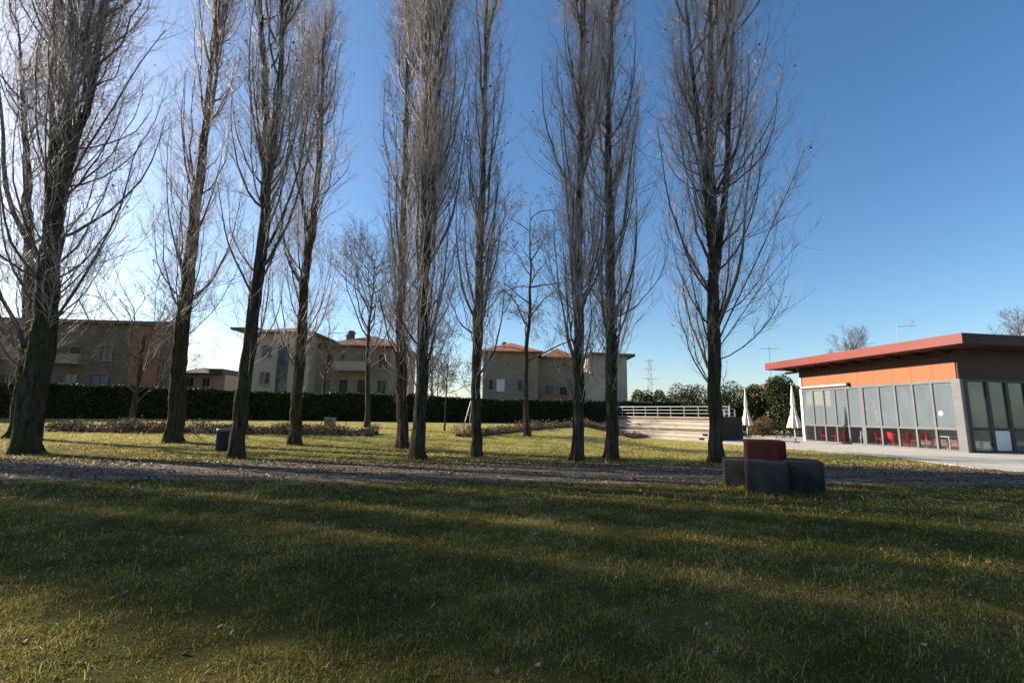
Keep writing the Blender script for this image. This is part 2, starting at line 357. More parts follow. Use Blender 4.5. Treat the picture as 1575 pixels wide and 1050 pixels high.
def make_poplar(label, px_way, Y, r_base, W, stems=(), limbs=(), dens=1.0, H=23, h0=2.6, group='bare poplars standing in two rows along the path', seed=0, asym=0.0, leaf=240, name='poplar_tree', shoots=1.0):
    global rng
    keep = rng; rng = np.random.default_rng(seed+100)
    base = at(*px_way[0], Y); gzv = float(gz(base[0], Y)); base = np.array([base[0], Y, gzv])
    pts = np.array([at(px, py, Y) for px, py in px_way]); pts[0] = base; pts[0, 2] -= .12
    r_base *= .8
    top_dir = (pts[-1]-pts[-3]); top_dir /= np.linalg.norm(top_dir); top_dir = top_dir*.6+np.array([0, 0, .4]); top_dir /= np.linalg.norm(top_dir)
    if pts[-1, 2] < H: pts = np.concatenate([pts, [pts[-1]+top_dir*(H-pts[-1, 2])*t for t in (.35, .7, 1)]])
    K = 60; P = smooth_pts(resample(pts, K)); P[:, 1] += np.cumsum(rng.normal(0, .03, K)); P[:, 0] += rng.normal(0, .02, K)
    P = P-base; h = P[:, 2]; H_ = h[-1]
    rad = r_base*np.clip(1-h/H_, .03, 1)**.8
    rad = np.where(h < 3, r_base*(1-.05*h/3), rad*(1-.05)/(np.clip(1-3/H_, 0, 1)**.8))
    root = thing(name, label, 'tree', tuple(base), 0, group)
    mb = MB(); trunk_tube(mb, P, rad, 26, .4, .075, seed)
    PS, RS = [P], [rad]
    for way, r0 in stems:               # second leaders
        q = np.array([at(px, py, Y)+np.array([0, rng.uniform(-.15, .15), 0]) for px, py in way])-base
        if q[-1, 2] < H_-3: q = np.concatenate([q, [q[-1]+np.array([.02, 0, 1])*(H_-2-q[-1, 2])*t for t in (.5, 1)]])
        S = smooth_pts(resample(q, 30)); S[1:, 1] += np.cumsum(rng.normal(0, .04, 29))
        rs = r0*np.linspace(1, .12, 30)**.9; trunk_tube(mb, S, rs, 12, 0, .07, seed+3); PS.append(S); RS.append(rs)
    for o_ in [mb.build('trunk', M['bark'], root, smooth=True)]: pass
    # limbs
    L1P, L1R = [], []
    def limb_batch(S, n, hmin, wide):
        hs = hmin+(S[-1, 2]-hmin-1.0)*rng.random(n)**1.05; hs.sort()
        par = np.zeros(n, int); z = S[:, 2]; t = np.interp(hs, z, np.linspace(0, 1, len(z)))
        p0, d0 = interp(S[None], par, t)
        az = rng.uniform(0, 2*math.pi, n); fr = (hs-hmin)/(S[-1, 2]-hmin)
        prof = np.clip(1.08-fr*.75, .2, 1)*np.clip(.55+fr*4, 0, 1)
        reach = 1.2*W*wide*prof*rng.uniform(.3, 1.08, n)*(1+asym*np.cos(az)); ln = np.minimum(rng.uniform(2.6, 6.5, n)*(.6+.5*prof), S[-1, 2]+2-hs)
        s = np.linspace(0, 1, 9)[None, :]
        hor = reach[:, None]*(1-(1-s)**1.75); ver = ln[:, None]*(.46*s+.54*s*s)
        Q = p0[:, None, :]+np.stack([np.cos(az)[:, None]*hor, np.sin(az)[:, None]*hor, ver], -1)
        wob = np.cumsum(rng.normal(0, .045, Q.shape), 1); wob -= wob[:, :1]; wob[..., 2] *= .4; Q = Q+wob
        r0 = np.clip(.007+.0075*ln, .014, .065)*rng.uniform(.55, 1.3, n)
        return Q, taper(r0, 9, .16)
    nl = int(58*dens)
    Q, q = limb_batch(P, nl, h0, 1.0); L1P.append(Q); L1R.append(q)
    for S in PS[1:]:
        Q, q = limb_batch(S, int(nl*.4), max(h0, S[0, 2]+.8), .7); L1P.append(Q); L1R.append(q)
    for way, r0 in limbs:
        q = np.array([at(px, py, Y)+np.array([0, rng.uniform(-.2, .2), 0]) for px, py in way])-base
        L1P.append(smooth_pts(resample(q, 9), 1)[None]); L1R.append(taper(np.array([r0]), 9, .25))
    Q1, R1 = np.concatenate(L1P), np.concatenate(L1R)
    n1 = len(Q1); c = MB(); c.cur = 2; c.tubes(Q1, R1, 6); c.cur = 0
    len1 = np.linalg.norm(Q1[:, -1]-Q1[:, 0], axis=1)
    # second order
    def children(Pp, Lp, per, tlo, lmin, lmax, amin, amax, K, up, wob):
        par = np.repeat(np.arange(len(Pp)), rng.poisson(per*Lp/np.mean(Lp))); n = len(par)
        t = tlo+(1-tlo)*rng.random(n)**.9; p0, d0 = interp(Pp, par, t)
        ln = rng.uniform(lmin, lmax, n)*(1-.45*t)
        return grow(p0, side_dirs(d0, rng.uniform(amin, amax, n)), ln, K, up, wob), ln
    Q2, l2 = children(Q1, len1, 14.5, .08, .9, 3.0, R(18), R(52), 6, 1.0, .42)
    c.tubes(Q2, taper(np.clip(.003+.004*l2, .0055, .014), 6, .3), 4)
    # straight shoots rising from the trunk itself
    ns = int(130*dens*shoots); S0 = PS[rng.integers(len(PS))]
    par = rng.integers(0, len(PS), ns); sh, sl_ = [], rng.uniform(.8, 3.2, ns)
    p0 = np.zeros((ns, 3)); d0 = np.zeros((ns, 3))
    for k, S in enumerate(PS):
        mk = par == k; zz = S[:, 2]; lo_ = max(1.6, zz[0]); hz = lo_+(zz[-1]-lo_)*rng.random(mk.sum())
        p0[mk], d0[mk] = interp(S[None], np.zeros(mk.sum(), int), np.interp(hz, zz, np.linspace(0, 1, len(zz))))
    QS = grow(p0, side_dirs(d0, rng.uniform(R(35), R(80), ns)), sl_, 7, 2.6, .3)
    c.tubes(QS, taper(rng.uniform(.006, .014, ns), 7, .3), 4)
    Q2a = np.concatenate([Q2, QS[:, [0, 1, 2, 3, 4, 6]]]); l2a = np.concatenate([l2, sl_])
    Q3, l3 = children(Q2a, l2a, 8.6, .06, .18, 1.05, R(22), R(62), 4, .8, .35)
    c.tubes(Q3, taper(rng.uniform(.003, .0052, len(l3)), 4, .5), 3)
    c.cur = 1
    if leaf:
        i = rng.integers(0, len(Q3), leaf); p = Q3[i, 3]+rng.normal(0, .03, (leaf, 3))
        u = rng.normal(size=(leaf, 3)); u /= np.linalg.norm(u, axis=1, keepdims=True); v_ = np.cross(u, rng.normal(size=(leaf, 3))); v_ /= np.linalg.norm(v_, axis=1, keepdims=True)
        s = rng.uniform(.025, .06, leaf)[:, None]; V = np.stack([p-u*s, p+v_*s*.8, p+u*s, p-v_*s*.8], 1); k = np.arange(leaf)*4
        c.add(V, np.stack([k, k+1, k+2, k+3], 1))
    c.build('crown', [M['twig'], M['dead_leaf'], M['limb']], root)
    rng = keep
    return root

def base_y(px, py): return float(G(px, py)[1])
POP = {}
POP['giant'] = make_poplar('thickest poplar at the far left of the photo, massive dark trunk with many heavy limbs', [(42, 697), (52, 600), (66, 490), (78, 400), (88, 300), (97, 200), (106, 100), (114, 0)], base_y(42, 697), .45, 2.8,
    stems=[([(86, 330), (108, 270), (138, 170), (160, 70), (172, 0)], .15), ([(76, 420), (72, 330), (76, 220), (84, 110), (90, 0)], .13), ([(100, 220), (118, 120), (138, 30), (146, -40)], .11)],
    limbs=[([(58, 400), (40, 375), (18, 330), (4, 285), (2, 200), (-4, 90)], .1), ([(92, 485), (128, 430), (160, 370), (188, 305), (204, 250), (214, 215)], .05), ([(45, 535), (28, 500), (8, 460), (-14, 410), (-30, 330)], .08), ([(95, 300), (125, 230), (168, 180), (215, 100), (250, 40)], .045)], dens=1.3, seed=1, H=25, h0=3.2)
POP['behind'] = make_poplar('poplar leaning behind the thickest one, only its mossy foot and left stems showing', [(22, 673), (31, 600), (40, 500), (40, 400), (36, 300), (30, 150), (26, 0)], base_y(20, 673), .34, 2.3, dens=.9, seed=2, H=23)
POP['stub'] = make_poplar('rear poplar leaning right with a knobbly broken top, left of the litter bin', [(267, 680), (275, 600), (284, 510), (293, 430), (304, 330), (315, 230), (325, 130), (331, 62), (338, -40)], base_y(268, 680), .40, 1.9, dens=.85, seed=3, H=22, stems=[([(318, 200), (336, 120), (346, 40), (352, -30)], .09)])
POP['fork'] = make_poplar('front poplar beside the litter bin, its trunk forking into two tall leaders', [(362, 705), (368, 640), (378, 560), (389, 470), (399, 380), (405, 300), (404, 230), (401, 150), (397, 70), (391, -10)], base_y(362, 705), .265, 1.55, dens=.8, seed=4, H=24,
    stems=[([(405, 310), (414, 245), (427, 170), (434, 90), (437, 0)], .125)], limbs=[([(392, 470), (372, 420), (352, 380), (340, 330), (335, 280)], .045), ([(398, 430), (425, 380), (440, 330), (452, 280)], .04)])
POP['slim'] = make_poplar('slender rear poplar with a curved trunk between the forked poplar and the touching pair', [(454, 684), (455, 600), (460, 520), (468, 440), (478, 370), (488, 300), (492, 230), (496, 150), (500, 60)], base_y(454, 684), .30, 1.75, dens=.85, seed=5, H=22, stems=[([(478, 372), (466, 325), (464, 250), (470, 150), (474, 40)], .085)])
POP['pair_rear'] = make_poplar('rear trunk of the touching pair of poplars, standing slightly left of the mossy front one', [(620, 690), (618, 600), (617, 500), (620, 400), (622, 300), (625, 200), (628, 100), (630, 0)], base_y(620, 690), .29, 1.6, dens=1.15, seed=6, H=23)
POP['pair_front'] = make_poplar('front poplar of the touching pair, mossy trunk bristling with pale upright shoots', [(643, 706), (648, 600), (652, 500), (654, 400), (655, 300), (655, 200), (658, 100), (660, 0)], base_y(643, 706), .27, 1.45, dens=1.3, seed=7, H=24, h0=1.7, shoots=2.2, stems=[([(656, 380), (668, 300), (672, 200), (680, 100), (684, 0)], .09)])
POP['thin'] = make_poplar('thinnest poplar with a narrow crown beside two leaning metal stakes', [(731, 703), (732, 600), (733, 520), (736, 420), (741, 320), (744, 200), (746, 100), (748, 0)], base_y(731, 703), .225, 1.15, dens=.75, seed=8, H=22, limbs=[([(740, 400), (752, 360), (762, 320), (768, 270)], .04), ([(735, 480), (748, 440), (765, 400), (770, 350)], .04)])
POP['steps_left'] = make_poplar('front poplar left of the terraced steps, its bark streaked with pale shoots', [(888, 710), (892, 600), (890, 500), (890, 400), (892, 300), (896, 200), (898, 100), (900, 0)], base_y(890, 710), .24, 1.5, dens=1.1, seed=9, H=24, shoots=1.7, h0=2.2)
POP['steps_right'] = make_poplar('poplar just before the terraced steps with a curved heavy limb rising on its right', [(941, 706), (942, 600), (941, 500), (938, 400), (936, 300), (936, 200), (938, 100), (942, 0)], base_y(940, 706), .275, 1.65, dens=1.3, seed=10, H=23, limbs=[([(945, 405), (960, 355), (965, 290), (972, 230), (982, 170)], .075), ([(945, 480), (968, 440), (978, 390), (980, 330)], .06)])
POP['fan'] = make_poplar('rightmost poplar by the block seats, widest open fan of branches', [(1101, 712), (1100, 600), (1098, 500), (1096, 420), (1093, 330), (1090, 240), (1093, 130), (1092, 0)], base_y(1102, 712), .285, 2.7, dens=1.1, seed=11, H=23, asym=.3,
    stems=[([(1092, 380), (1082, 300), (1073, 220), (1062, 120), (1050, 0)], .13), ([(1099, 420), (1110, 340), (1118, 260), (1122, 140), (1126, 0)], .14)],
    limbs=[([(1105, 500), (1122, 455), (1139, 425), (1141, 370), (1150, 290), (1166, 210)], .075), ([(1104, 520), (1130, 470), (1165, 400), (1195, 335), (1222, 270), (1240, 225)], .032), ([(1104, 540), (1130, 500), (1165, 450), (1195, 410), (1225, 375)], .024), ([(1090, 450), (1068, 415), (1050, 380), (1040, 330)], .045)])
# the rows run on unseen to the left, narrowed and thickened for shadow bands
gl = 'poplars carrying the rows on beyond the left edge'
Yn = 15.7; b0 = -23.0; pxs = []
for py in (705, 500, 250, 0):           # an upright trunk at x = -23
    a0, a1 = at(0, py, Yn)[0], at(100, py, Yn)[0]; pxs.append((100*(b0-a0)/(a1-a0), py))
ln_ = 'unseen bare poplar beyond the left edge, shaped narrow to band the lawn with shadow'
nar = make_poplar(ln_, pxs, Yn, .42, .58, dens=2.3, seed=21, H=23, h0=2.2, shoots=2.0, group=gl, stems=[([(pxs[1][0]+6, 480), (pxs[2][0]+14, 250), (pxs[3][0]+18, 0)], .16)])
for x, y, sc, rz in ((-34.5, 19.4, 1.0, 2.0), (-28.0, 15.5, .8, 4.0), (-33.5, 14.9, 1.1, 2.2), (-39.0, 16.4, 1.1, .4), (-43.0, 18.2, 1.1, .9)):
    o = copy_tree(nar); o.location = (x, y, float(gz(x, y))); o.rotation_euler.z = rz; o.scale = (sc,)*3
    tag(o, ln_, 'tree', gl)

def make_spread(label, base_px, Y, H, r0, reach, n1=16, seed=0, h0=.3, mat_='twig_grey', up1=.5, droop=0, leaf=0, leaf_size=.05, leaf_m='dead_leaf', name='bare_tree', group='leafless trees in front of the hedge and houses', top_px=None, per2=9, per3=6, l2=(.6, 1.8), l3=(.3, .8), tw=1.0, leader=True):
    global rng
    keep = rng; rng = np.random.default_rng(seed+500)
    b = at(base_px[0], base_px[1], Y); base = np.array([b[0], Y, float(gz(b[0], Y))])
    root = thing(name, label, 'tree', tuple(base), 0, group)
    tx = 0 if top_px is None else at(top_px, 500, Y)[0]-base[0]
    K = 20; z = np.linspace(-.1, H*(.95 if leader else .45), K); P = np.stack([tx*np.clip(z/H, 0, 1)+np.cumsum(rng.normal(0, .03*H/10, K)), np.cumsum(rng.normal(0, .02, K)), z], 1); P[:, 0] -= P[0, 0]
    rad = r0*np.clip(1-.9*np.linspace(0, 1, K) if leader else 1-.4*np.linspace(0, 1, K), .08, 1)
    mb = MB(); trunk_tube(mb, P, rad, 12, .3, .05, seed); mb.build('trunk', M['bark_pale'], root, smooth=True)
    t = h0+(1-h0)*rng.random(n1)**.9; t.sort(); t[-3:] = np.linspace(.9, 1, 3)
    p0, d0 = interp(P[None], np.zeros(n1, int), t); az = np.arange(n1)*2.4+rng.normal(0, .3, n1); an = rng.uniform(R(35), R(65), n1)
    D = np.stack([np.cos(az)*np.sin(an), np.sin(az)*np.sin(an), np.cos(an)], 1)
    fr = (t-h0)/(1-h0); ln = (reach*1.5*(1-.55*fr) if leader else np.full(n1, H*.58))*rng.uniform(.7, 1.15, n1)
    Q1 = grow(p0, D, ln, 9, up1, .5); c = MB(); c.tubes(Q1, taper(r0*.36*(1-.4*fr)*rng.uniform(.7, 1.1, n1), 9, .18), 6)
    def ch(Pp, Lp, per, lmin, lmax, amin, amax, K, up, wob):
        par = np.repeat(np.arange(len(Pp)), rng.poisson(per*Lp/np.mean(Lp))); n = len(par); tt = .15+.85*rng.random(n)**.8
        a, d = interp(Pp, par, tt); l = rng.uniform(lmin, lmax, n)*(1-.35*tt)
        return grow(a, side_dirs(d, rng.uniform(amin, amax, n)), l, K, up, wob), l
    Q2, l2_ = ch(Q1, ln, per2, *[q*reach/2.5 for q in l2], R(25), R(60), 6, up1*.8-droop, .45); c.tubes(Q2, taper(np.clip(.004+.006*l2_, .007, .03)*tw, 6, .3), 4)
    Q3, l3_ = ch(Q2, l2_, per3, *[q*reach/2.5 for q in l3], R(20), R(60), 4, .3-droop*1.5, .4); c.tubes(Q3, taper(rng.uniform(.004, .008, len(l3_))*tw, 4, .5), 3)
    Q4, l4_ = ch(Q3, l3_, 2.2, .15, .45, R(20), R(60), 3, .2-droop*1.5, .3); c.tubes(Q4, taper(rng.uniform(.004, .006, len(l4_))*tw, 3, .6), 3)
    if leaf:
        c.cur = 1; i = rng.integers(0, len(Q4), leaf); p = Q4[i, 2]+rng.normal(0, .03, (leaf, 3)); u = rng.normal(size=(leaf, 3)); u /= np.linalg.norm(u, axis=1, keepdims=True)
        v_ = np.cross(u, rng.normal(size=(leaf, 3))); v_ /= np.linalg.norm(v_, axis=1, keepdims=True); s = rng.uniform(.5, 1.2, leaf)[:, None]*leaf_size
        V = np.stack([p-u*s, p+v_*s*.7, p+u*s, p-v_*s*.7], 1); k = np.arange(leaf)*4; c.add(V, np.stack([k, k+1, k+2, k+3], 1))
    c.build('crown', [M[mat_], M[leaf_m]], root); rng = keep
    return root
make_spread('low forked leafless tree in front of the long apartment block at the left', (205, 640), 27.5, 11.5, .15, 4.4, n1=20, seed=1, h0=.22, up1=.75, leader=False, leaf=160)
make_spread('round crowned leafless tree in front of the brown roofed house with chimneys', (565, 648), 28.5, 10.8, .17, 3.9, n1=26, seed=2, h0=.3, up1=.75, leaf=200)
make_spread('tall straight leafless tree with drooping side branches holding brown leaves, left of the steps', (812, 655), 26.0, 13.6, .17, 2.6, n1=20, seed=3, h0=.3, up1=-.1, droop=.25, leaf=900, leaf_size=.045)
make_spread('thin leafless sapling in front of the hedge, left of the leaning stakes', (684, 655), 27.5, 5.6, .055, 1.7, n1=12, seed=4, h0=.35, up1=.3, name='sapling', group='saplings by the hedge', leaf=200)
make_spread('leafless tree behind the hedge between the two houses', (665, 600), 46, 8.6, .15, 3.2, n1=18, seed=5, h0=.25, up1=.5, group='leafless trees behind the hedge', leaf=60)
make_spread('leafless tree behind the hedge beside the tower of the brown roofed house', (498, 600), 41, 8.8, .14, 2.8, n1=16, seed=6, h0=.3, up1=.7, group='leafless trees behind the hedge')
make_spread('leafless tree behind the hedge beside the low grey roofed house', (245, 600), 41, 8.6, .14, 3.0, n1=16, seed=9, h0=.3, up1=.8, group='leafless trees behind the hedge')
make_spread('round leafless treetop rising behind the pavilion roof near the antenna', (1312, 560), 62, 12.2, .2, 3.3, n1=22, seed=7, h0=.45, up1=.8, tw=1.5, group='leafless treetops behind the pavilion')
make_spread('leafless treetop at the right edge above the pavilion roof', (1572, 560), 52, 13.5, .2, 3.4, n1=22, seed=8, h0=.45, up1=.8, tw=1.4, group='leafless treetops behind the pavilion')

# ------------------------------------------------------------------ hedge, planting strips, evergreen shrubs
M['hedge_leaf'] = leaf_mat('hedge_leaves', [(.15, (.012, .022, .01)), (.5, (.025, .042, .015)), (.85, (.06, .085, .03))], scale=1.5, trans=.15, rough=.6)
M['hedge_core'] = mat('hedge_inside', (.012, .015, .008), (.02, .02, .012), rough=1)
M['evergreen'] = leaf_mat('evergreen_leaves', [(.15, (.014, .024, .009)), (.5, (.04, .058, .018)), (.9, (.11, .125, .04))], scale=.9, trans=.25, rough=.5)
M['brown_leaf'] = leaf_mat('brown_leaves', [(.1, (.07, .04, .025)), (.5, (.15, .095, .055)), (.9, (.28, .2, .12))], scale=1.5, trans=.25)
M['pink_leaf'] = leaf_mat('reddish_leaves', [(.1, (.16, .06, .04)), (.5, (.32, .14, .1)), (.9, (.46, .26, .19))], scale=1.5, trans=.3)
M['red_leaf'] = mat('reddish_dry_leaves', (.3, .12, .09), (.2, .07, .055), scale=2)
M['dry_stem'] = leaf_mat('dry_stems', [(.1, (.05, .034, .022)), (.5, (.13, .09, .055)), (.9, (.27, .2, .125))], scale=2.5, trans=.15)

def leaf_quads(p, size, nrm=None):
    n = len(p); u = rng.normal(size=(n, 3)); u /= np.linalg.norm(u, axis=1, keepdims=True)
    w_ = rng.normal(size=(n, 3)) if nrm is None else nrm+rng.normal(0, .6, (n, 3))
    v = np.cross(u, w_); v /= np.linalg.norm(v, axis=1, keepdims=True)+1e-9
    s = (size*rng.uniform(.6, 1.35, n))[:, None]
    V = np.stack([p-u*s, p+v*s*.6, p+u*s, p-v*s*.6], 1); k = np.arange(n)*4
    return V, np.stack([k, k+1, k+2, k+3], 1)

# clipped hedge along the back of the lawn: centre line with its own ground height
HL = np.array([(-60, 24.5), (-32.2, 30), (-22, 33), (-8.4, 37), (4.5, 42.3), (12.8, 46.5), (17, 48.5)])
seg = np.linalg.norm(np.diff(HL, axis=0), axis=1); cum = np.concatenate([[0], np.cumsum(seg)])
def hedge_at(s): return np.interp(s, cum, HL[:, 0]), np.interp(s, cum, HL[:, 1])
def hedge_top(s, x): return 3.0+.1*np.sin(s*.17)-.05*np.cos(s*.41)+.04*np.sin(s*1.3)+np.interp(x, [-40, -30, -20, 17], [.22, .18, -.2, .08])
hg = thing('hedge', 'long clipped dark green hedge closing the back of the lawn', 'hedge', (0, 0, 0))
ss = np.linspace(0, cum[-1], 160); hx, hy = hedge_at(ss); tx, ty = np.gradient(hx), np.gradient(hy); L_ = np.hypot(tx, ty); nxh, nyh = ty/L_, -tx/L_   # towards the viewer
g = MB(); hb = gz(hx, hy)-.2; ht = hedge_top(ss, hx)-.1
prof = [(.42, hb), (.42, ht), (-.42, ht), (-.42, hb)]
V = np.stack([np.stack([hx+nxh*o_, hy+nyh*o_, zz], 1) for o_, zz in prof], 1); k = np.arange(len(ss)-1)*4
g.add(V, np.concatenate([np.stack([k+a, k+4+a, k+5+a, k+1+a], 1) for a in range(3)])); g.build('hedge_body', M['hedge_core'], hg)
n = 90000; s = rng.uniform(0, cum[-1], n); hx, hy = hedge_at(s); i = np.clip(np.searchsorted(cum, s)-1, 0, len(seg)-1); t_ = (HL[i+1]-HL[i])/seg[i][:, None]
nn = np.stack([t_[:, 1], -t_[:, 0]], 1); zb = gz(hx, hy); zt = hedge_top(s, hx)
top = rng.random(n) < .3; off = np.where(top, rng.uniform(-.5, .5, n), .46+.06*np.sin(s*2.1)+rng.normal(0, .05, n)); z = np.where(top, zt-.04+rng.normal(0, .04, n)+.05*np.sin(s*3.1)*np.sin(s*.9)+np.where(rng.random(n) < .05, rng.uniform(0, .16, n), 0), zb+(zt-zb)*rng.random(n))
p = np.stack([hx+nn[:, 0]*off, hy+nn[:, 1]*off, z], 1); V, F = leaf_quads(p, np.full(n, .075))
g = MB(); g.add(V, F); g.build_col('foliage', M['hedge_leaf'], hg, np.repeat(rng.random(n), 4))

# low strips of dry plants in front of the hedge
def strip(label, ax, bx, wid, h, n, matn='dry_stem'):
    A, B = G(*ax), G(*bx); o = thing('flower_bed', label, 'flower bed', tuple((A+B)/2), 0, 'low beds of dry plants in front of the hedge'); org = (A+B)/2
    d = (B-A)[:2]; Ln = np.linalg.norm(d); d /= Ln; nn = np.array([-d[1], d[0]])
    K = 40; g = MB(); tt = np.linspace(-.5, .5, K); V = []
    for q in range(K):
        c = d*tt[q]*Ln; ww = wid/2*(1-.25*abs(math.sin(q*1.7)))*(1 if 0 < q < K-1 else .5)
        for oo, zz in ((-ww, -.03), (-ww*.8, .1), (0, .17), (ww*.8, .1), (ww, -.03)):
            x, y = c+nn*oo; V.append((x, y, float(gz(x+org[0], y+org[1]))-org[2]+zz+.02*math.sin(q*2.3+oo*9)))
    F = [[q*5+k, q*5+k+1, q*5+5+k+1, q*5+5+k] for q in range(K-1) for k in range(4)]
    g.add(V, F); g.build('soil', mat('bed_soil', (.05, .036, .026), (.1, .075, .05), scale=6, rough=1, bstr=.6, bscale=20), o)
    t = rng.uniform(-.5, .5, n); ofs = rng.normal(0, .26, n)*wid; cl = .55+.45*np.sin(t*Ln*1.9+1)*np.sin(t*Ln*.7+2)
    x = d[0]*t*Ln+nn[0]*ofs; y = d[1]*t*Ln+nn[1]*ofs; zz = gz(x+org[0], y+org[1])-org[2]
    hh = h*cl*rng.uniform(.4, 1.2, n)+.06
    base = np.stack([x, y, zz+.08], 1); dr = rng.normal(0, .45, (n, 3)); dr[:, 2] = 1; P = base[:, None, :]+dr[:, None, :]*(hh[:, None]*np.linspace(0, 1, 3)[None])[..., None]
    g = MB(); g.tubes(P, np.full((n, 3), .006), 3); nv = g.n
    lp = base+dr*(hh*rng.uniform(.3, 1, n))[:, None]; rep = np.repeat(np.arange(n), 2); V, F = leaf_quads(lp[rep]+rng.normal(0, .06, (2*n, 3)), np.full(2*n, .05)); g.add(V, F)
    tint = np.concatenate([np.repeat(rng.random(n)*.8, 9), np.repeat(rng.random(2*n), 4)])
    g.build_col('plants', M[matn], o, tint); return o
strip('low bed of dry brown plants between the two leftmost poplars', (76, 661), (292, 664), 1.5, .55, 1500)
strip('low bed of dry plants behind the litter bin and the slender poplar', (298, 664), (580, 668), 1.5, .5, 1700)
strip('low bed of dry brown plants running from the thinnest poplar to the terraced steps', (706, 672), (1006, 672), 1.4, .45, 1900)

def blob(rad, n, size, lumps=7, seed=0):
    r2 = np.random.default_rng(seed); c = r2.normal(0, .45, (lumps, 3))*rad; c[:, 2] = np.abs(c[:, 2])*.9; k = r2.integers(0, lumps, n)
    d = r2.normal(size=(n, 3)); d /= np.linalg.norm(d, axis=1, keepdims=True); rr = (.35+.7*r2.random(n)**.45)[:, None]
    p = c[k]+d*rr*np.array(rad)*r2.uniform(.42, .62, lumps)[k][:, None]; p[:, 2] += rad[2]*.42
    p = p[p[:, 2] > 0]; V, F = leaf_quads(p, np.full(len(p), size)); return V, F, len(p)
def shrub(label, px, Y, rad, matn, n=4500, size=.11, seed=0, name='shrub', group=None, z=None, cat='shrub'):
    b = at(px, 660, Y); o = thing(name, label, cat, (b[0], Y, float(gz(b[0], Y)) if z is None else z), 0, group)
    V, F, k = blob(rad, n, size, seed=seed); g = MB(); g.add(V, F); g.build_col('foliage', M[matn], o, np.repeat(rng.random(k), 4))
    g = MB(); r2 = np.random.default_rng(seed)
    for q in range(5):
        a = q*1.3; g.tube([(0, 0, -.1), (.1*math.cos(a)*rad[0], .1*math.sin(a)*rad[1], rad[2]*.35), (.45*math.cos(a)*rad[0], .45*math.sin(a)*rad[1], rad[2]*.85)], [.05, .04, .015], 6)
    g.build('stem', M['bark_pale'], o); return o
ge = 'evergreen shrubs left of the pavilion'
shrub('dark rounded evergreen shrub left of the rightmost poplar, under the reddish tree', 1050, 50, (2.7, 2.2, 2.9), 'evergreen', 13000, .1, 1, group=ge)
shrub('olive evergreen shrub between the rightmost poplar and the freestanding parasol', 1112, 51, (2.6, 2, 3.6), 'evergreen', 12000, .1, 2, group=ge)
shrub('tallest evergreen shrub with brownish tips, right behind the freestanding parasol', 1165, 50, (2.9, 2.2, 4.1), 'evergreen', 15000, .1, 3, group=ge)
shrub('dark evergreen shrub nearest the pavilion corner, behind its parasol', 1206, 48, (2.3, 2, 3.8), 'evergreen', 12000, .1, 4, group=ge)
shrub('small dark conical evergreen by the mast, beyond the hedge', 1000, 70, (2.2, 2.2, 4.2), 'evergreen', 9000, .15, 5, z=0)
shrub('low round brown bush on the lawn behind the freestanding parasol', 1173, 44.5, (1.35, 1.2, 1.0), 'brown_leaf', 7000, .05, 6)
shrub('reddish leaved bush rising behind the dark evergreen shrub left of the rightmost poplar', 1066, 54.5, (2.5, 2, 4.0), 'pink_leaf', 9000, .1, 31)
make_spread('small tree hung with reddish leaves behind the hedge, right of the touching pair of poplars', (672, 610), 43.5, 5.2, .09, 2.2, n1=15, seed=32, h0=.3, up1=.3, leaf=1500, leaf_size=.06, leaf_m='red_leaf', name='leafy_tree', group=None)

# ------------------------------------------------------------------ houses beyond the hedge
M['stucco_tan'] = mat('tan_stucco', (.3, .235, .165), (.24, .185, .13), scale=.6, rough=.95, bstr=.2, bscale=60)
M['stucco_cream'] = mat('cream_stucco', (.46, .38, .28), (.38, .31, .23), scale=.5, rough=.95, bstr=.2, bscale=60)
M['stucco_grey'] = mat('grey_brown_stucco', (.16, .125, .095), (.115, .09, .07), scale=.5, rough=.95, bstr=.2, bscale=60)
M['brick'] = mat('orange_brick', (.3, .14, .085), (.22, .1, .065), scale=1.5, rough=.9, bstr=.3, bscale=30)
M['tile'] = mat('clay_roof_tiles', (.38, .15, .08), (.27, .1, .06), scale=1.2, rough=.9, bstr=.8, bscale=9, stretch=(3, .6, 1), bdist=.05)
M['tile_dark'] = mat('dark_roof_tiles', (.2, .095, .062), (.13, .068, .048), scale=1.2, rough=.9, bstr=.8, bscale=9, stretch=(3, .6, 1), bdist=.05)
M['slab'] = mat('pale_concrete', (.36, .34, .31), (.28, .265, .245), scale=1, rough=.9, bstr=.2, bscale=30)
M['pane_dark'] = mat('dark_window_panes', (.022, .026, .03), (.04, .05, .058), scale=1.2, rough=.06, spec=.6)
M['shutter'] = mat('brown_shutters', (.075, .052, .04), (.05, .035, .028), scale=2, rough=.7, bstr=.5, bscale=30, stretch=(.2, .2, 4))
M['frame_white'] = mat('white_paint', (.72, .71, .68), (.64, .63, .6), scale=2, rough=.5)
M['tint_blue'] = mat('bluish_blinds', (.1, .125, .14), (.07, .09, .1), scale=2, rough=.4)
M['rail_metal'] = mat('galvanised_metal', (.5, .5, .49), (.4, .4, .4), scale=4, rough=.4, metal=.7)
M['rust_grey'] = mat('grey_roof_sheet', (.12, .105, .095), (.085, .075, .068), scale=1.2, rough=.7)

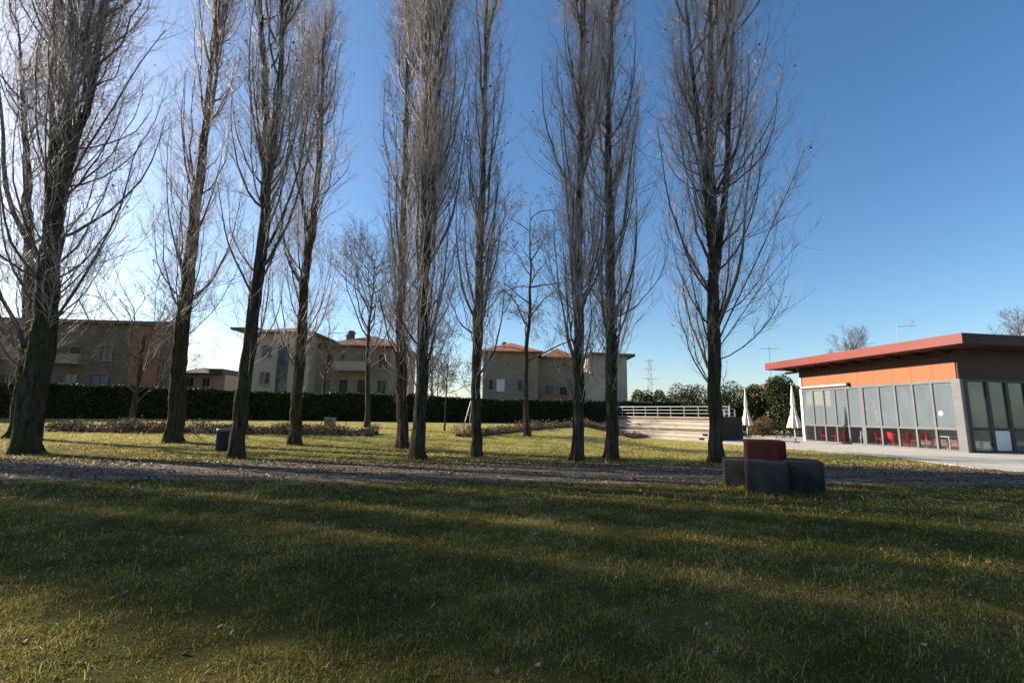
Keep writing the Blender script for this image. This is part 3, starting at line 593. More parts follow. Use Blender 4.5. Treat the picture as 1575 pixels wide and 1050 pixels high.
def window(root, x0_, x1_, z0, z1, y, pm='pane_dark', frame='slab', sill=True, shut=False):
    """front window at local y: frame standing proud of the wall, pane set in it"""
    fw = .07; g = MB(); g.b(x0_, x0_+fw, y-.06, y+.02, z0, z1); g.b(x1_-fw, x1_, y-.06, y+.02, z0, z1); g.b(x0_+fw, x1_-fw, y-.06, y+.02, z0, z0+fw); g.b(x0_+fw, x1_-fw, y-.06, y+.02, z1-fw, z1)
    if not shut: g.b((x0_+x1_)/2-.03, (x0_+x1_)/2+.03, y-.055, y+.02, z0+fw, z1-fw)
    wf = g.build('window', M[frame], root)
    g = MB(); g.b(x0_+fw*.5, x1_-fw*.5, y-.025, y+.015, z0+fw*.5, z1-fw*.5); g.build('shutter' if shut else 'pane', M['shutter' if shut else pm], wf)
    if sill: g = MB(); g.b(x0_-.1, x1_+.1, y-.16, y+.01, z0-.1, z0-.005); g.build('sill', M['slab'], wf)
def hip_roof(root, x0_, x1_, y0, y1, z, h, over, m='tile', name='roof'):
    g = MB(); a = (x0_-over, y0-over, x1_+over, y1+over); t = .16; ins = min(x1_-x0_, y1-y0)/2+over
    lo = [(a[0], a[1], z), (a[2], a[1], z), (a[2], a[3], z), (a[0], a[3], z)]; mid = [(p_[0], p_[1], z+t) for p_ in lo]
    lx = (x1_-x0_) >= (y1-y0); cy = (y0+y1)/2; cx = (x0_+x1_)/2
    r1, r2 = ((a[0]+ins, cy, z+t+h), (a[2]-ins, cy, z+t+h)) if lx else ((cx, a[1]+ins, z+t+h), (cx, a[3]-ins, z+t+h))
    g.add(lo, [[3, 2, 1, 0]])
    for k in range(4): g.add([lo[k], lo[(k+1) % 4], mid[(k+1) % 4], mid[k]], [[0, 1, 2, 3]])
    if lx: g.add([mid[0], mid[1], r2, r1], [[0, 1, 2, 3]]); g.add([mid[2], mid[3], r1, r2], [[0, 1, 2, 3]]); g.add([mid[1], mid[2], r2], [[0, 1, 2, 2]]); g.add([mid[3], mid[0], r1], [[0, 1, 2, 2]])
    else: g.add([mid[1], mid[2], r2, r1], [[0, 1, 2, 3]]); g.add([mid[3], mid[0], r1, r2], [[0, 1, 2, 3]]); g.add([mid[0], mid[1], r1], [[0, 1, 2, 2]]); g.add([mid[2], mid[3], r2], [[0, 1, 2, 2]])
    return g.build(name, M[m], root)
def chimney(parent, x, y, z, w_=.55, h=1.3, m='brick'):
    g = MB(); g.b(x-w_/2, x+w_/2, y-w_/2, y+w_/2, z, z+h); g.b(x-w_/2-.1, x+w_/2+.1, y-w_/2-.1, y+w_/2+.1, z+h+.002, z+h+.12); g.b(x-w_/2+.05, x+w_/2-.05, y-w_/2+.05, y+w_/2-.05, z+h+.122, z+h+.3)
    return g.build('chimney', M[m], parent)
def downpipe(root, x, y, z0, z1):
    g = MB(); g.cyl((x, y, z0), .06, z1-z0, 8); g.build('downpipe', M['rust_grey'], root)

# long block at the left: 0 on local x is its right hand corner
Y = 49; P0 = at(286, 497, Y+1.5); zt = P0[2]
B = thing('apartment_block', 'long grey brown apartment block with flat roof behind the hedge at the left', 'building', (P0[0], Y+1.5, .9), R(3.5)); H_ = zt-.9
g = MB(); g.prism([(-46, 0), (0, 0), (-8.6, 12), (-46, 12)], -1, H_-.35); g.build('wall', M['stucco_grey'], B)
g = MB(); g.prism([(-46.6, -.6), (.2, -.6), (-9.0, 12.4), (-46.6, 12.4)], H_-.346, H_); g.build('roof', M['rust_grey'], B)
g = MB(); g.b(-5.2, -2.2, -.12, .05, .2, H_-.5); g.build('brick_panel', M['brick'], B)
xw = -7.0; k = 0
while xw > -45:
    for fl, zf in enumerate((2.9, 5.9, 8.6 if H_ > 9.9 else 8.2)):
        if zf+1.35 > H_-.4: continue
        wd = 1.2 if (k+fl) % 3 else 1.9
        window(B, xw-wd, xw, zf-.2, zf+1.25, -.005, 'tint_blue' if (k*2+fl) % 3 == 0 else 'pane_dark', 'stucco_tan' if k % 2 else 'shutter', shut=(k+fl*2) % 5 == 3)
    if k % 3 == 1:
        for zf in (2.2, 5.2):
            g = MB(); g.b(xw-2.7, xw+.9, -1.3, -.01, zf, zf+.16); bal = g.build('balcony', M['slab'], B)
            g = MB(); g.b(xw-2.7, xw+.9, -1.3, -1.22, zf+.165, zf+1.0); g.b(xw-2.7, xw-2.62, -1.215, -.01, zf+.165, zf+1.0); g.b(xw+.82, xw+.9, -1.215, -.01, zf+.165, zf+1.0); g.build('parapet', M['stucco_tan'], bal)
    xw -= 3.3; k += 1
downpipe(B, -.5, -.08, 0, H_-.5)
# small low house with grey roof between the block and the brown roofed house
P0 = at(278, 575, 62); P1 = at(347, 575, 62)
B = thing('low_house', 'low pale house with grey roof right of the long apartment block', 'building', (P0[0], 62, .9)); wd = P1[0]-P0[0]; zt = P0[2]-.9
g = MB(); g.b(0, wd, 0, 8, -1, zt); g.build('wall', M['stucco_cream'], B); hip_roof(B, 0, wd*.6, 0, 8, zt+.003, .9, .6, 'rust_grey'); window(B, .6, 1.9, zt-1.6, zt-.4, -.005); window(B, 3.0, 4.0, zt-1.6, zt-.4, -.005)
g = MB(); g.b(wd*.68, wd*.98, -.5, 6, zt+.005, zt+.75); g.build('dormer', M['rust_grey'], B)

# brown roofed house with a pale tower
def xz(px, py, Y, o): q = at(px, py, Y); return q[0]-o[0], q[2]-o[2]
Y = 52; o0 = np.array([at(362, 600, Y)[0], Y, .9])
B = thing('tower_house', 'tan house with pale tower, brown roofs and chimneys behind the hedge in the middle left', 'building', tuple(o0), R(0))
xa, za = xz(362, 505, Y, o0); xb, _ = xz(402, 505, Y, o0); xc, zc = xz(484, 516, Y, o0); xd, zd = xz(612, 533, Y, o0)
g = MB(); g.b(0, xb, .6, 9, -1, za-.2); g.build('side_wing', M['stucco_tan'], B); g = MB(); g.b(-1.0, xb-.01, -.5, 10, za-.196, za+.06); g.build('flat_roof', M['rust_grey'], B)
window(B, .5, 1.6, za-3.4, za-1.9, .595); window(B, .5, 1.6, za-6.4, za-4.9, .595)
g = MB(); g.b(xb+.003, xc, -.8, 7, -1, zc); g.build('tower', M['stucco_cream'], B); hip_roof(B, xb, xc, -.8, 7, zc+.003, 1.1, .7, 'tile_dark')
tw = xc-xb
g = MB(); g.b(xb+tw*.42, xb+tw*.62, -.86, -.79, .5, zc-1.3); g.build('stair_window', M['pane_dark'], B)
window(B, xb+tw*.12, xb+tw*.32, zc-2.7, zc-1.3, -.805); window(B, xb+tw*.12, xb+tw*.32, zc-5.6, zc-4.2, -.805); window(B, xb+tw*.72, xb+tw*.92, zc-2.8, zc-1.3, -.805, shut=True)
g = MB(); g.b(xc+.003, xd, 1.2, 10, -1, zd); g.build('wall', M['stucco_tan'], B); rf = hip_roof(B, xc+.5, xd, 1.2, 10, zd+.003, 1.9, .8, 'tile_dark')
ch_ = at(541, 515, Y+4); chimney(rf, ch_[0]-o0[0], 4, zd+.5, .6, 1.6, 'stucco_grey'); chimney(rf, xc+1.6, 6.5, zd+.7, .55, 1.4, 'brick')
lw = xd-xc
for a_, b_, sh in ((.08, .2, 1), (.28, .4, 0), (.5, .62, 0), (.74, .86, 1)):
    window(B, xc+lw*a_, xc+lw*b_, zd-2.4, zd-.7, 1.195, shut=bool(sh)); window(B, xc+lw*a_, xc+lw*b_, zd-5.3, zd-3.6, 1.195, shut=not sh)
g = MB(); g.b(xc+lw*.25, xc+lw*.66, 0, 1.19, zd-2.75, zd-2.6); bl = g.build('balcony', M['slab'], B)
g = MB(); g.b(xc+lw*.25, xc+lw*.66, 0, .06, zd-2.595, zd-1.7); g.build('parapet', M['stucco_cream'], bl)
downpipe(B, xd-.3, 1.1, 0, zd)

# house with the terracotta roof
Y = 58; o0 = np.array([at(742, 600, Y)[0], Y, .9])
B = thing('terracotta_house', 'beige house with terracotta roof and one white shuttered window, centre of the photo', 'building', tuple(o0), 0)
x1_, z1_ = xz(828, 543, Y, o0); x2_, z2_ = xz(884, 549, Y, o0); x3_, z3_ = xz(962, 546, Y, o0)
g = MB(); g.b(0, x1_, 0, 9, -1, z1_); g.build('wall', M['stucco_tan'], B); rf = hip_roof(B, 0, x1_, 0, 9, z1_+.003, 1.6, .6, 'tile'); chimney(rf, 2.5, 5, z1_+.7, .5, 1.1, 'stucco_tan')
a_, b_ = xz(764, 583, Y, o0), xz(776, 602, Y, o0)
g = MB(); g.b(a_[0], b_[0], -.08, .02, b_[1], a_[1]); g.b((a_[0]+b_[0])/2-.02, (a_[0]+b_[0])/2+.02, -.1, -.081, b_[1], a_[1]); g.build('white_shutter', M['frame_white'], B)
window(B, x1_*.62, x1_*.8, b_[1], a_[1], -.005); window(B, x1_*.62, x1_*.8, b_[1]-3, a_[1]-3, -.005, shut=True); window(B, x1_*.1, x1_*.2, b_[1]+.1, a_[1], -.005, shut=True)
g = MB(); g.b(x1_+.003, x2_, 1.8, 8, -1, z2_); g.build('middle_wing', M['stucco_tan'], B); hip_roof(B, x1_+.9, x2_, 1.8, 8, z2_+.003, 1.4, .5, 'tile', 'middle_roof')
g = MB(); g.b(x1_+.4, x2_-.2, .2, 1.79, 2.2, 2.4); b2 = g.build('balcony', M['slab'], B); g = MB(); g.b(x1_+.4, x2_-.2, .2, .28, 2.405, 3.3); g.build('parapet', M['brick'], b2)
window(B, x1_+1.0, x1_+2.2, 2.45, 4.6, 1.795); window(B, x1_+2.8, x1_+3.8, 2.9, 4.4, 1.795, shut=True)
g = MB(); p_ = [(x2_+.003, 1.2), (x2_+1.6, -1.6), (x3_, -.6), (x3_, 8), (x2_+.003, 8)]; g.prism(p_, -1, z3_-.3); g.build('end_wing', M['stucco_cream'], B)
g = MB(); p_ = [(x2_-.5, 1.0), (x2_+1.4, -2.3), (x3_+.9, -1.2), (x3_+.9, 8.5), (x2_-.5, 8.5)]; g.prism(p_, z3_-.296, z3_); g.build('end_roof', M['rust_grey'], B)
window(B, x2_+2.6, x2_+3.8, z3_-2.6, z3_-1.1, -1.16, shut=True); window(B, x2_+2.6, x2_+3.8, z3_-5.4, z3_-3.9, -1.16)
# distant house behind the evergreen shrubs, with its aerial
P0 = at(1180, 594, 78); P1 = at(1240, 594, 78)
B = thing('distant_house', 'distant house whose dark brown roof shows above the shrubs next to the pavilion', 'building', (P0[0], 78, 0)); wd = P1[0]-P0[0]
g = MB(); g.b(0, wd, 0, 9, -.5, P0[2]-.4); g.build('wall', M['stucco_tan'], B); hip_roof(B, 0, wd, 0, 9, P0[2]-.396, 1.3, .6, 'tile_dark'); window(B, 1, 2.2, P0[2]-2.4, P0[2]-1.1, -.005, shut=True); window(B, 4, 5.2, P0[2]-2.4, P0[2]-1.1, -.005)
g = MB(); a0 = at(1195, 533, 80); zx = a0[2]; xx = a0[0]-P0[0]
g.cyl((xx, 4.5, P0[2]), .04, zx-P0[2]+.4, 6); g.b(xx-1.6, xx+1.6, 4.45, 4.5, zx, zx+.05)
for q in np.linspace(-1.5, 1.5, 7): g.b(xx+q-.015, xx+q+.015, 4.1, 4.9, zx+.052, zx+.08)
g.build('aerial', M['rust_grey'], B)
# slim lattice mast beyond the hedge, pale colour stands in for distance haze
q = at(1000, 600, 95); T = thing('lattice_mast', 'slim distant lattice mast with crossarms beyond the end of the hedge', 'mast', (q[0], 95, 0)); zt = at(1000, 552, 95)[2]; g = MB()
for a in range(4):
    sx, sy = (1, 1, -1, -1)[a], (1, -1, 1, -1)[a]; g.tube([(sx*.7, sy*.7, 0), (sx*.18, sy*.18, zt)], .035, 4)
for k in range(16):
    z0, z1 = zt*k/16, zt*(k+1)/16; w0, w1 = .7-.52*k/16, .7-.52*(k+1)/16; sg = 1 if k % 2 else -1
    g.tube([(-w0*sg, -w0, z0), (w1*sg, -w1, z1)], .02, 4); g.tube([(-w0*sg, w0, z0), (w1*sg, w1, z1)], .02, 4)
g.build('lattice', M['slab'], T); g = MB()
for zz, ww in ((zt*.97, .8), (zt*.84, 1.2), (zt*.7, 1.5)): g.b(-ww, ww, -.04, .04, zz, zz+.07)
g.build('crossarm', M['slab'], T)

# ------------------------------------------------------------------ pavilion with glass walls
M['fascia'] = mat('red_fascia', (.2, .03, .02), (.16, .025, .017), scale=1, rough=.45, spec=.4)
M['orange'] = mat('orange_cladding', (.4, .115, .045), (.345, .095, .037), scale=.7, rough=.6, bstr=.15, bscale=3, stretch=(1, 8, 1))
M['timber'] = mat('dark_red_timber', (.055, .02, .013), (.035, .013, .009), scale=3, rough=.6, stretch=(1, .15, 6), bstr=.3, bscale=20)
M['alu'] = mat('grey_aluminium', (.155, .155, .16), (.125, .125, .13), scale=2, rough=.45, metal=.1)
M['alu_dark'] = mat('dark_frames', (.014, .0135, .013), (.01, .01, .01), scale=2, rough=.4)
M['glass_up'] = glass_mat('sky_toned_hazy_glass', (.75, .8, .82), .36, (.52, .61, .68), 1.25, .02)  # translucent film, its colour paled and blued to stand in for reflected sky
M['glass_low'] = glass_mat('clear_lower_glass', (.88, .92, .92), .02, (.3, .32, .32), .6)
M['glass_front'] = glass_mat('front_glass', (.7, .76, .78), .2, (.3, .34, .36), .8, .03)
M['white_panel'] = mat('white_panels', (.68, .69, .67), (.58, .59, .58), scale=2, rough=.5)
M['floor_in'] = mat('tiled_floor', (.2, .18, .16), (.15, .135, .12), scale=2, rough=.4)
M['plaster_in'] = mat('inside_plaster', (.4, .38, .35), (.33, .31, .29), scale=.8, rough=.9)
C_ = np.array([23.75, 24.95]); ang = math.atan2(.147, .989)
PV = thing('pavilion', 'glass walled pavilion with orange band and wide red edged flat roof', 'building', (C_[0], C_[1], .03), ang)
L, D, ZG, ZB, ZR = 11.3, 13.0, 3.84, 4.75, 5.42     # side length, depth, glass top, band top, roof underside
def part(name, m, f, parent=PV, smooth=False):
    g = MB(); f(g); return g.build(name, M[m], parent, smooth)
part('floor', 'floor_in', lambda g: g.b(.06, D, .06, L-.06, -.03, .02))
part('back_wall', 'plaster_in', lambda g: (g.b(D-.2, D, .1, L-.1, .022, 4.495), g.b(.1, D-.202, L-.2, L-.0, .022, 4.495), g.b(6.2, 6.35, 3.5, L-.21, .022, 3.8)))
part('ceiling', 'plaster_in', lambda g: g.b(.1, D-.21, .1, L-.21, 4.5, 4.6))
part('orange_band', 'orange', lambda g: (g.b(-.04, .1, .1, L-.35, ZG+.004, ZB),))
for k in range(1, 9): part('panel_joint', 'timber', lambda g: g.b(-.046, -.041, .1+k*1.21, .112+k*1.21, ZG+.01, ZB-.005))
part('band_flashing', 'alu', lambda g: g.b(-.07, -.041, .1, L-.35, ZB-.03, ZB+.002))
part('shade_toned_upper_wall', 'timber', lambda g: (g.b(0, .095, .1, L, ZB+.003, ZR-.003), g.b(0, D, .0, .097, ZG+.003, ZR-.003)))  # dark tone of the side wall stands for the roof overhang's shadow
# roof slab with red edge and beams below
rf = part('roof', 'rust_grey', lambda g: g.b(-1.44, D+.5, -1.49, 13.0, ZR+.08, ZR+.5))
part('fascia', 'fascia', lambda g: (g.b(-1.5, -1.443, -1.55, 13.06, ZR+.04, ZR+.56), g.b(-1.44, D+.56, 13.003, 13.06, ZR+.04, ZR+.56)), rf)
part('front_fascia', 'timber', lambda g: g.b(-1.44, D+.56, -1.55, -1.493, ZR+.04, ZR+.56), rf)
part('soffit', 'timber', lambda g: g.b(-1.44, D+.5, -1.49, 13.0, ZR+.02, ZR+.078), rf)
for k in range(9): part('rafter', 'timber', lambda g: g.b(-.75, -.002, .35+k*1.4, .5+k*1.4, ZR-.16, ZR+.018), rf)
part('gutter_beam', 'timber', lambda g: g.b(-.16, -.003, L+.01, L+1.3, ZR-.3, ZR-.165))
# aluminium frame of the side front
post = .44
part('corner_post', 'alu', lambda g: g.b(-.06, .12, -.06, post-.06, 0, ZG))
part('end_post', 'white_panel', lambda g: g.b(-.05, .12, L-.22, L, 0, ZB))
part('middle_post', 'alu', lambda g: g.b(-.05, .1, 5.85, 6.13, 0, ZG))
part('top_rail', 'alu', lambda g: (g.b(-.045, .09, post-.06, 5.848, ZG-.16, ZG), g.b(-.045, .09, 6.132, L-.222, ZG-.16, ZG)))
part('mid_rail', 'alu', lambda g: (g.b(-.043, .08, post-.06, 5.848, 1.14, 1.27), g.b(-.043, .08, 6.132, L-.222, 1.14, 1.27)))
part('bottom_rail', 'alu', lambda g: (g.b(-.043, .08, post-.06, 5.848, .0, .1), g.b(-.043, .08, 6.132, L-.222, .0, .1)))
edges = list(np.linspace(post-.06, 5.85, 6)), list(np.linspace(6.13, L-.22, 6))
for E in edges:
    for k in range(1, 5): part('mullion', 'alu', lambda g: (g.b(-.05, .082, E[k]-.055, E[k]+.055, .0, 1.138), g.b(-.05, .082, E[k]-.055, E[k]+.055, 1.272, ZG-.162)))
    for k in range(5):
        part('upper_pane', 'glass_up', lambda g: g.b(.012, .02, E[k]+.04, E[k+1]-.04, 1.25, ZG-.15))
        part('lower_pane', 'glass_low', lambda g: g.b(.012, .02, E[k]+.04, E[k+1]-.04, .08, 1.16))
part('round_sticker', 'white_panel', lambda g: g.lathe([(.001, 0), (.13, 0), (.13, .006), (.001, .006)], (0, 0, 0), 18)).matrix_local = Matrix.Translation((.006, 1.15, 2.02)) @ Matrix.Rotation(R(-90), 4, 'Y')
# front in the shade: dark frames, hazy glass, white lower panels
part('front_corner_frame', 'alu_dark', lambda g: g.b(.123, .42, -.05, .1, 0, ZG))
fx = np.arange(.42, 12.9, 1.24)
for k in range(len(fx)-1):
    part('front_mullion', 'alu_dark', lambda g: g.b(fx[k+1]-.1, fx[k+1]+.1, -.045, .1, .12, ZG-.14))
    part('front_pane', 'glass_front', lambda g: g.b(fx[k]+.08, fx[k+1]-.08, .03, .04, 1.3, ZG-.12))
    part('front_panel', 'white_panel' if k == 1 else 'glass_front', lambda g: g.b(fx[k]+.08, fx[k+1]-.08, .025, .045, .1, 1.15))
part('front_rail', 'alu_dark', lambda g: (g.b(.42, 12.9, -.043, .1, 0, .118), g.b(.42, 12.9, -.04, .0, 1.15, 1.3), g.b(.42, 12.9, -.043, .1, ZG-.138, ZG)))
part('awning_cassette', 'frame_white', lambda g: g.tube([(-.16, 6.9, ZG+.12), (-.16, L-.3, ZG+.12)], .075, 10))
part('awning_bracket', 'alu_dark', lambda g: (g.b(-.22, -.042, 6.75, 6.88, ZG+.02, ZG+.24), g.b(-.22, -.042, L-.29, L-.2, ZG+.02, ZG+.24)))
q = at(1382, 520, 33); ax_ = np.array([q[0]-C_[0], 33-C_[1]]); ax, ay = ax_[0]*math.cos(ang)+ax_[1]*math.sin(ang), -ax_[0]*math.sin(ang)+ax_[1]*math.cos(ang)
az_ = at(1382, 503, 33)[2]
an_ = part('antenna_pole', 'rail_metal', lambda g: g.cyl((ax, ay, ZR+.5), .025, az_-ZR-.4, 8))
def antenna(g):
    g.tube([(ax, ay, az_), (ax+.95, ay-.5, az_+.02)], .016, 6)
    for k in np.linspace(.1, .95, 7): g.tube([(ax+k-.1, ay-.5*k-.2, az_+.02), (ax+k+.1, ay-.5*k+.2, az_+.02)], .009, 5)
    g.tube([(ax+.75, ay-.4, az_+.05), (ax+.9, ay-.45, az_+.45)], .012, 5)
    for k in (-1, 1): g.tube([(ax+.85, ay-.43, az_+.28), (ax+.85+.25*k, ay-.43, az_+.5)], .01, 5)
part('antenna_head', 'rail_metal', antenna, an_)
# furniture inside
M['red_plastic'] = mat('red_plastic', (.5, .025, .03), (.44, .02, .025), scale=2, rough=.35)
M['white_plastic'] = mat('white_plastic', (.75, .75, .73), (.7, .7, .68), scale=2, rough=.35)
def loc(x, y, z=0.05): return (C_[0]+x*math.cos(ang)-y*math.sin(ang), C_[1]+x*math.sin(ang)+y*math.cos(ang), z)
def chair(label, x, y, rz, m, group=None):
    o = thing('chair', label, 'chair', loc(x, y), ang+rz, group)
    part('seat', m, lambda g: (g.b(-.22, .22, -.22, .22, .43, .46),), o)
    part('backrest', m, lambda g: g.hexa([(-.21, .2, .5), (.21, .2, .5), (.21, .225, .5), (-.21, .225, .5), (-.2, .27, .88), (.2, .27, .88), (.2, .295, .88), (-.2, .295, .88)]), o)
    for sx in (-1, 1):
        part('leg', m, lambda g: g.tube([(sx*.2, -.2, .43), (sx*.23, -.24, 0)], .018, 6), o); part('leg', m, lambda g: g.tube([(sx*.2, .27, .86), (sx*.2, .21, .45), (sx*.23, .25, 0)], .018, 6), o)
    return o
def table(label, x, y, m, group=None):
    o = thing('cafe_table', label, 'table', loc(x, y), ang, group)
    part('tabletop', m, lambda g: g.b(-.36, .36, -.36, .36, .72, .75), o)
    for sx in (-1, 1):
        for sy in (-1, 1): part('leg', m, lambda g: g.tube([(sx*.3, sy*.3, .72), (sx*.32, sy*.32, 0)], .02, 6), o)
    return o
gc = 'red chairs inside the pavilion'; gt = 'tables inside the pavilion'
table('white topped table behind the first two panes from the near corner post', 1.0, 1.75, 'white_plastic', gt)
table('red table behind the panes just right of the thick middle post', 1.0, 4.4, 'red_plastic', gt)
table('red table behind the left half of the glazing, by the second mullion from the parasol', 1.1, 8.8, 'red_plastic', gt)
chair('red chair in the glass bay nearest the near corner post', .42, 1.0, R(200), 'red_plastic', gc)
chair('red chair at the white topped table, facing the court', .42, 2.05, R(20), 'red_plastic', gc)
chair('red chair between the white topped table and the red table', .42, 2.95, R(170), 'red_plastic', gc)
chair('red chair turned sideways at the near end of the red table by the middle post', .42, 3.7, R(185), 'red_plastic', gc)
chair('red chair at the far end of the red table by the middle post', .42, 5.25, R(10), 'red_plastic', gc)
chair('red chair behind the glass at the left table, nearer the middle post', .42, 8.1, R(180), 'red_plastic', gc)
chair('red chair behind the glass at the left table, nearer the parasol', .42, 9.6, R(5), 'red_plastic', gc)
chair('white chair standing alone behind the glass left of the thick middle post', .6, 6.75, R(150), 'white_plastic')
chair('red chair squeezed between the red table and the thick middle post', .42, 4.55, R(95), 'red_plastic', gc)
chair('red chair behind the left table, its back to the glass', .42, 8.85, R(185), 'red_plastic', gc)

# ------------------------------------------------------------------ things on the lawn and court
M['conc_block'] = mat('grey_cast_concrete', (.055, .053, .048), (.018, .018, .016), scale=2.2, rough=.9, bstr=.6, bscale=35, lo=.3, hi=.62)
M['red_block'] = mat('red_cast_concrete', (.07, .01, .007), (.03, .005, .0045), scale=4, rough=.8, bstr=.4, bscale=50, stretch=(2, 2, .4))
M['navy'] = mat('dark_blue_enamel', (.035, .045, .07), (.025, .032, .05), scale=3, rough=.35)
M['canvas'] = mat('white_canvas', (.74, .71, .65), (.66, .63, .57), scale=5, rough=.9, bstr=.3, bscale=20, stretch=(1, 1, .2))
M['conc_step'] = mat('pale_step_concrete', (.5, .44, .36), (.42, .36, .29), scale=1.4, rough=.9, bstr=.3, bscale=25, stretch=(1, 1, 3))
M['shaded_wall'] = mat('shade_toned_concrete', (.03, .03, .028), (.02, .021, .019), scale=2, rough=.9)  # concrete darkened so its colour carries the shade on these faces
M['step_dark'] = mat('dark_step_concrete', (.2, .15, .115), (.15, .11, .085), scale=2, rough=.9)  # darker brown tone for every third riser
def rounded_block(name, label, cx, cy, rz, sx, sy, h, m, group, z=0.0, bev=.055):
    bm = bmesh.new(); bmesh.ops.create_cube(bm, size=1)
    for v in bm.verts: v.co = Vector((v.co.x*sx, v.co.y*sy, (v.co.z+.5)*h))
    bmesh.ops.bevel(bm, geom=list(bm.edges), offset=bev, segments=4, affect='EDGES', profile=.5)
    bmesh.ops.subdivide_edges(bm, edges=[e for e in bm.edges if e.calc_length() > .3], cuts=3, use_grid_fill=True)
    r2 = random.Random(len(label))
    for v in bm.verts: v.co += Vector((r2.uniform(-1, 1), r2.uniform(-1, 1), r2.uniform(-1, 1)))*.0035
    me = bpy.data.meshes.new(name); bm.to_mesh(me); bm.free(); me.materials.append(M[m])
    for p in me.polygons: p.use_smooth = True
    o = bpy.data.objects.new(name, me); COL.objects.link(o); o.location = (cx, cy, z-.02); o.rotation_euler.z = rz
    return tag(o, label, 'block seat', group)
gb = 'block seats clustered on the lawn edge'; A = R(-24)
uu = np.array([math.cos(A), math.sin(A)]); nn = np.array([math.sin(A), -math.cos(A)]); cb = np.array([5.72, 10.85]); s_ = .78
rounded_block('block_seat', 'tall red concrete block in the middle of the grey ones', *cb, A, .8, .8, 1.09, 'red_block', gb)
c = cb-uu*(s_-.27)-nn*.1; rounded_block('block_seat', 'grey concrete block left of the red one, its end catching the sun', *c, A, .72, .72, .66, 'conc_block', gb)
c = cb+nn*(s_+.02)-uu*.05; rounded_block('block_seat', 'grey concrete block in front of the red one, nearest the viewer', *c, A, .76, .74, .68, 'conc_block', gb)
c = cb+uu*(s_-.1)+nn*.1; rounded_block('block_seat', 'grey concrete block right of the red one, in deep shade', *c, A, .74, .76, .7, 'conc_block', gb)

p = G(342, 698); b = thing('litter_bin', 'dark blue cylindrical litter bin standing beside the forked poplar', 'litter bin', tuple(p))
g = MB(); g.lathe([(.0, .12), (.2, .12), (.235, .14), (.25, .8), (.262, .82), (.262, .87), (.24, .87), (.235, .5), (.0, .5)], n=28); g.build('body', M['navy'], b, smooth=True)
g = MB(); g.lathe([(.266, .79), (.272, .8), (.272, .875), (.255, .885), (.245, .875), (.245, .8)], n=28); g.build('rim', M['alu'], b, smooth=True)
g = MB(); g.cyl((.3, .05, -.1), .03, 1.05, 10); g.b(.23, .3, .02, .08, .6, .66); g.b(.23, .3, .02, .08, .25, .31); g.build('post', M['rust_grey'], b)

def parasol(label, px, py_top, base_px, Y, z0=.03):
    q = at(base_px[0], base_px[1], Y); zt = at(px, py_top, Y)[2]; o = thing('parasol', label, 'parasol', (q[0], Y, z0), 0, 'closed white parasols by the pavilion'); h = zt-z0
    g = MB(); g.cyl((0, 0, 0), .028, h*.98, 10); g.build('pole', M['frame_white'], o)
    g = MB(); g.lathe([(.26, .004), (.27, .05), (.24, .07), (.05, .09), (.035, .32)], n=20); g.build('base', M['rust_grey'], o)
    g = MB(); K = 26; prof = []
    for k in range(K):
        t = k/(K-1); z = h*(.26+.74*t); r = .03+.33*(1-t)**.8*(.66+.34*math.cos((t-.05)*5.2)) if t < .55 else .03+.19*(1-t)**.7
        if t < .12: r = .33+.07*(1-t/.12)
        if .26 < t < .34: r *= .86
        prof.append((max(r, .02), z, .28*(1-t)**.5))
    g.lathe(prof, n=48, nf=8); g.build('canopy', M['canvas'], o, smooth=True)
    g = MB(); g.lathe([(.17, h*.26+.74*h*.29), (.185, h*.26+.74*h*.30), (.17, h*.26+.74*h*.315)], n=20); g.build('strap', M['frame_white'], o)
    g = MB(); g.lathe([(.03, h*.99), (.045, h+.02), (.0, h+.09)], n=12); g.build('finial', M['frame_white'], o)
parasol('closed white parasol standing free on the court left of the pavilion', 1148, 600, (1150, 672), 40.5)
parasol('closed white parasol right at the pavilion corner', 1217, 594, (1224, 682), 33.2)

# terraced seating steps rising to the raised lawn, with a rail on top
A0 = np.array([14.5, 33.8]); dv = np.array([-.66, .75]); dv /= np.linalg.norm(dv); nv = np.array([dv[1], -dv[0]])*-1      # dv along the tiers, nv outwards (left, towards the viewer)
T = thing('terraced_steps', 'pale concrete terraced seating steps at the end of the hedge', 'steps', (A0[0], A0[1], 0), math.atan2(dv[1], dv[0]))
# local x along the tiers (away), local y: inward of the slope is negative
LT = 11.3; tz = [.28, .56, .84, 1.12, 1.4, 1.68]; tm = .55; NT = 6
for k in range(NT):
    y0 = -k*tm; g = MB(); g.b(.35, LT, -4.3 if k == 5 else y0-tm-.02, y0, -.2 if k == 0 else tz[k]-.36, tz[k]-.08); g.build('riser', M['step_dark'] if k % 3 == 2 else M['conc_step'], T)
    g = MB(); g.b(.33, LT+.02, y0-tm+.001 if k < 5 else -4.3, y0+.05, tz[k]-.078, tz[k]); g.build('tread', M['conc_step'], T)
g = MB(); g.b(-.05, .3, -4.3, .1, -.2, 1.72); g.build('end_wall', M['shaded_wall'], T)
for k, (yy, zz) in enumerate(((-.5, 1.05), (-1.35, 1.45))):
    g = MB(); g.b(.9, 1.25, -k*tm-.15, -k*tm+.02, tz[k]-.25, tz[k]-.09); g.build('vent', M['alu_dark'], T)
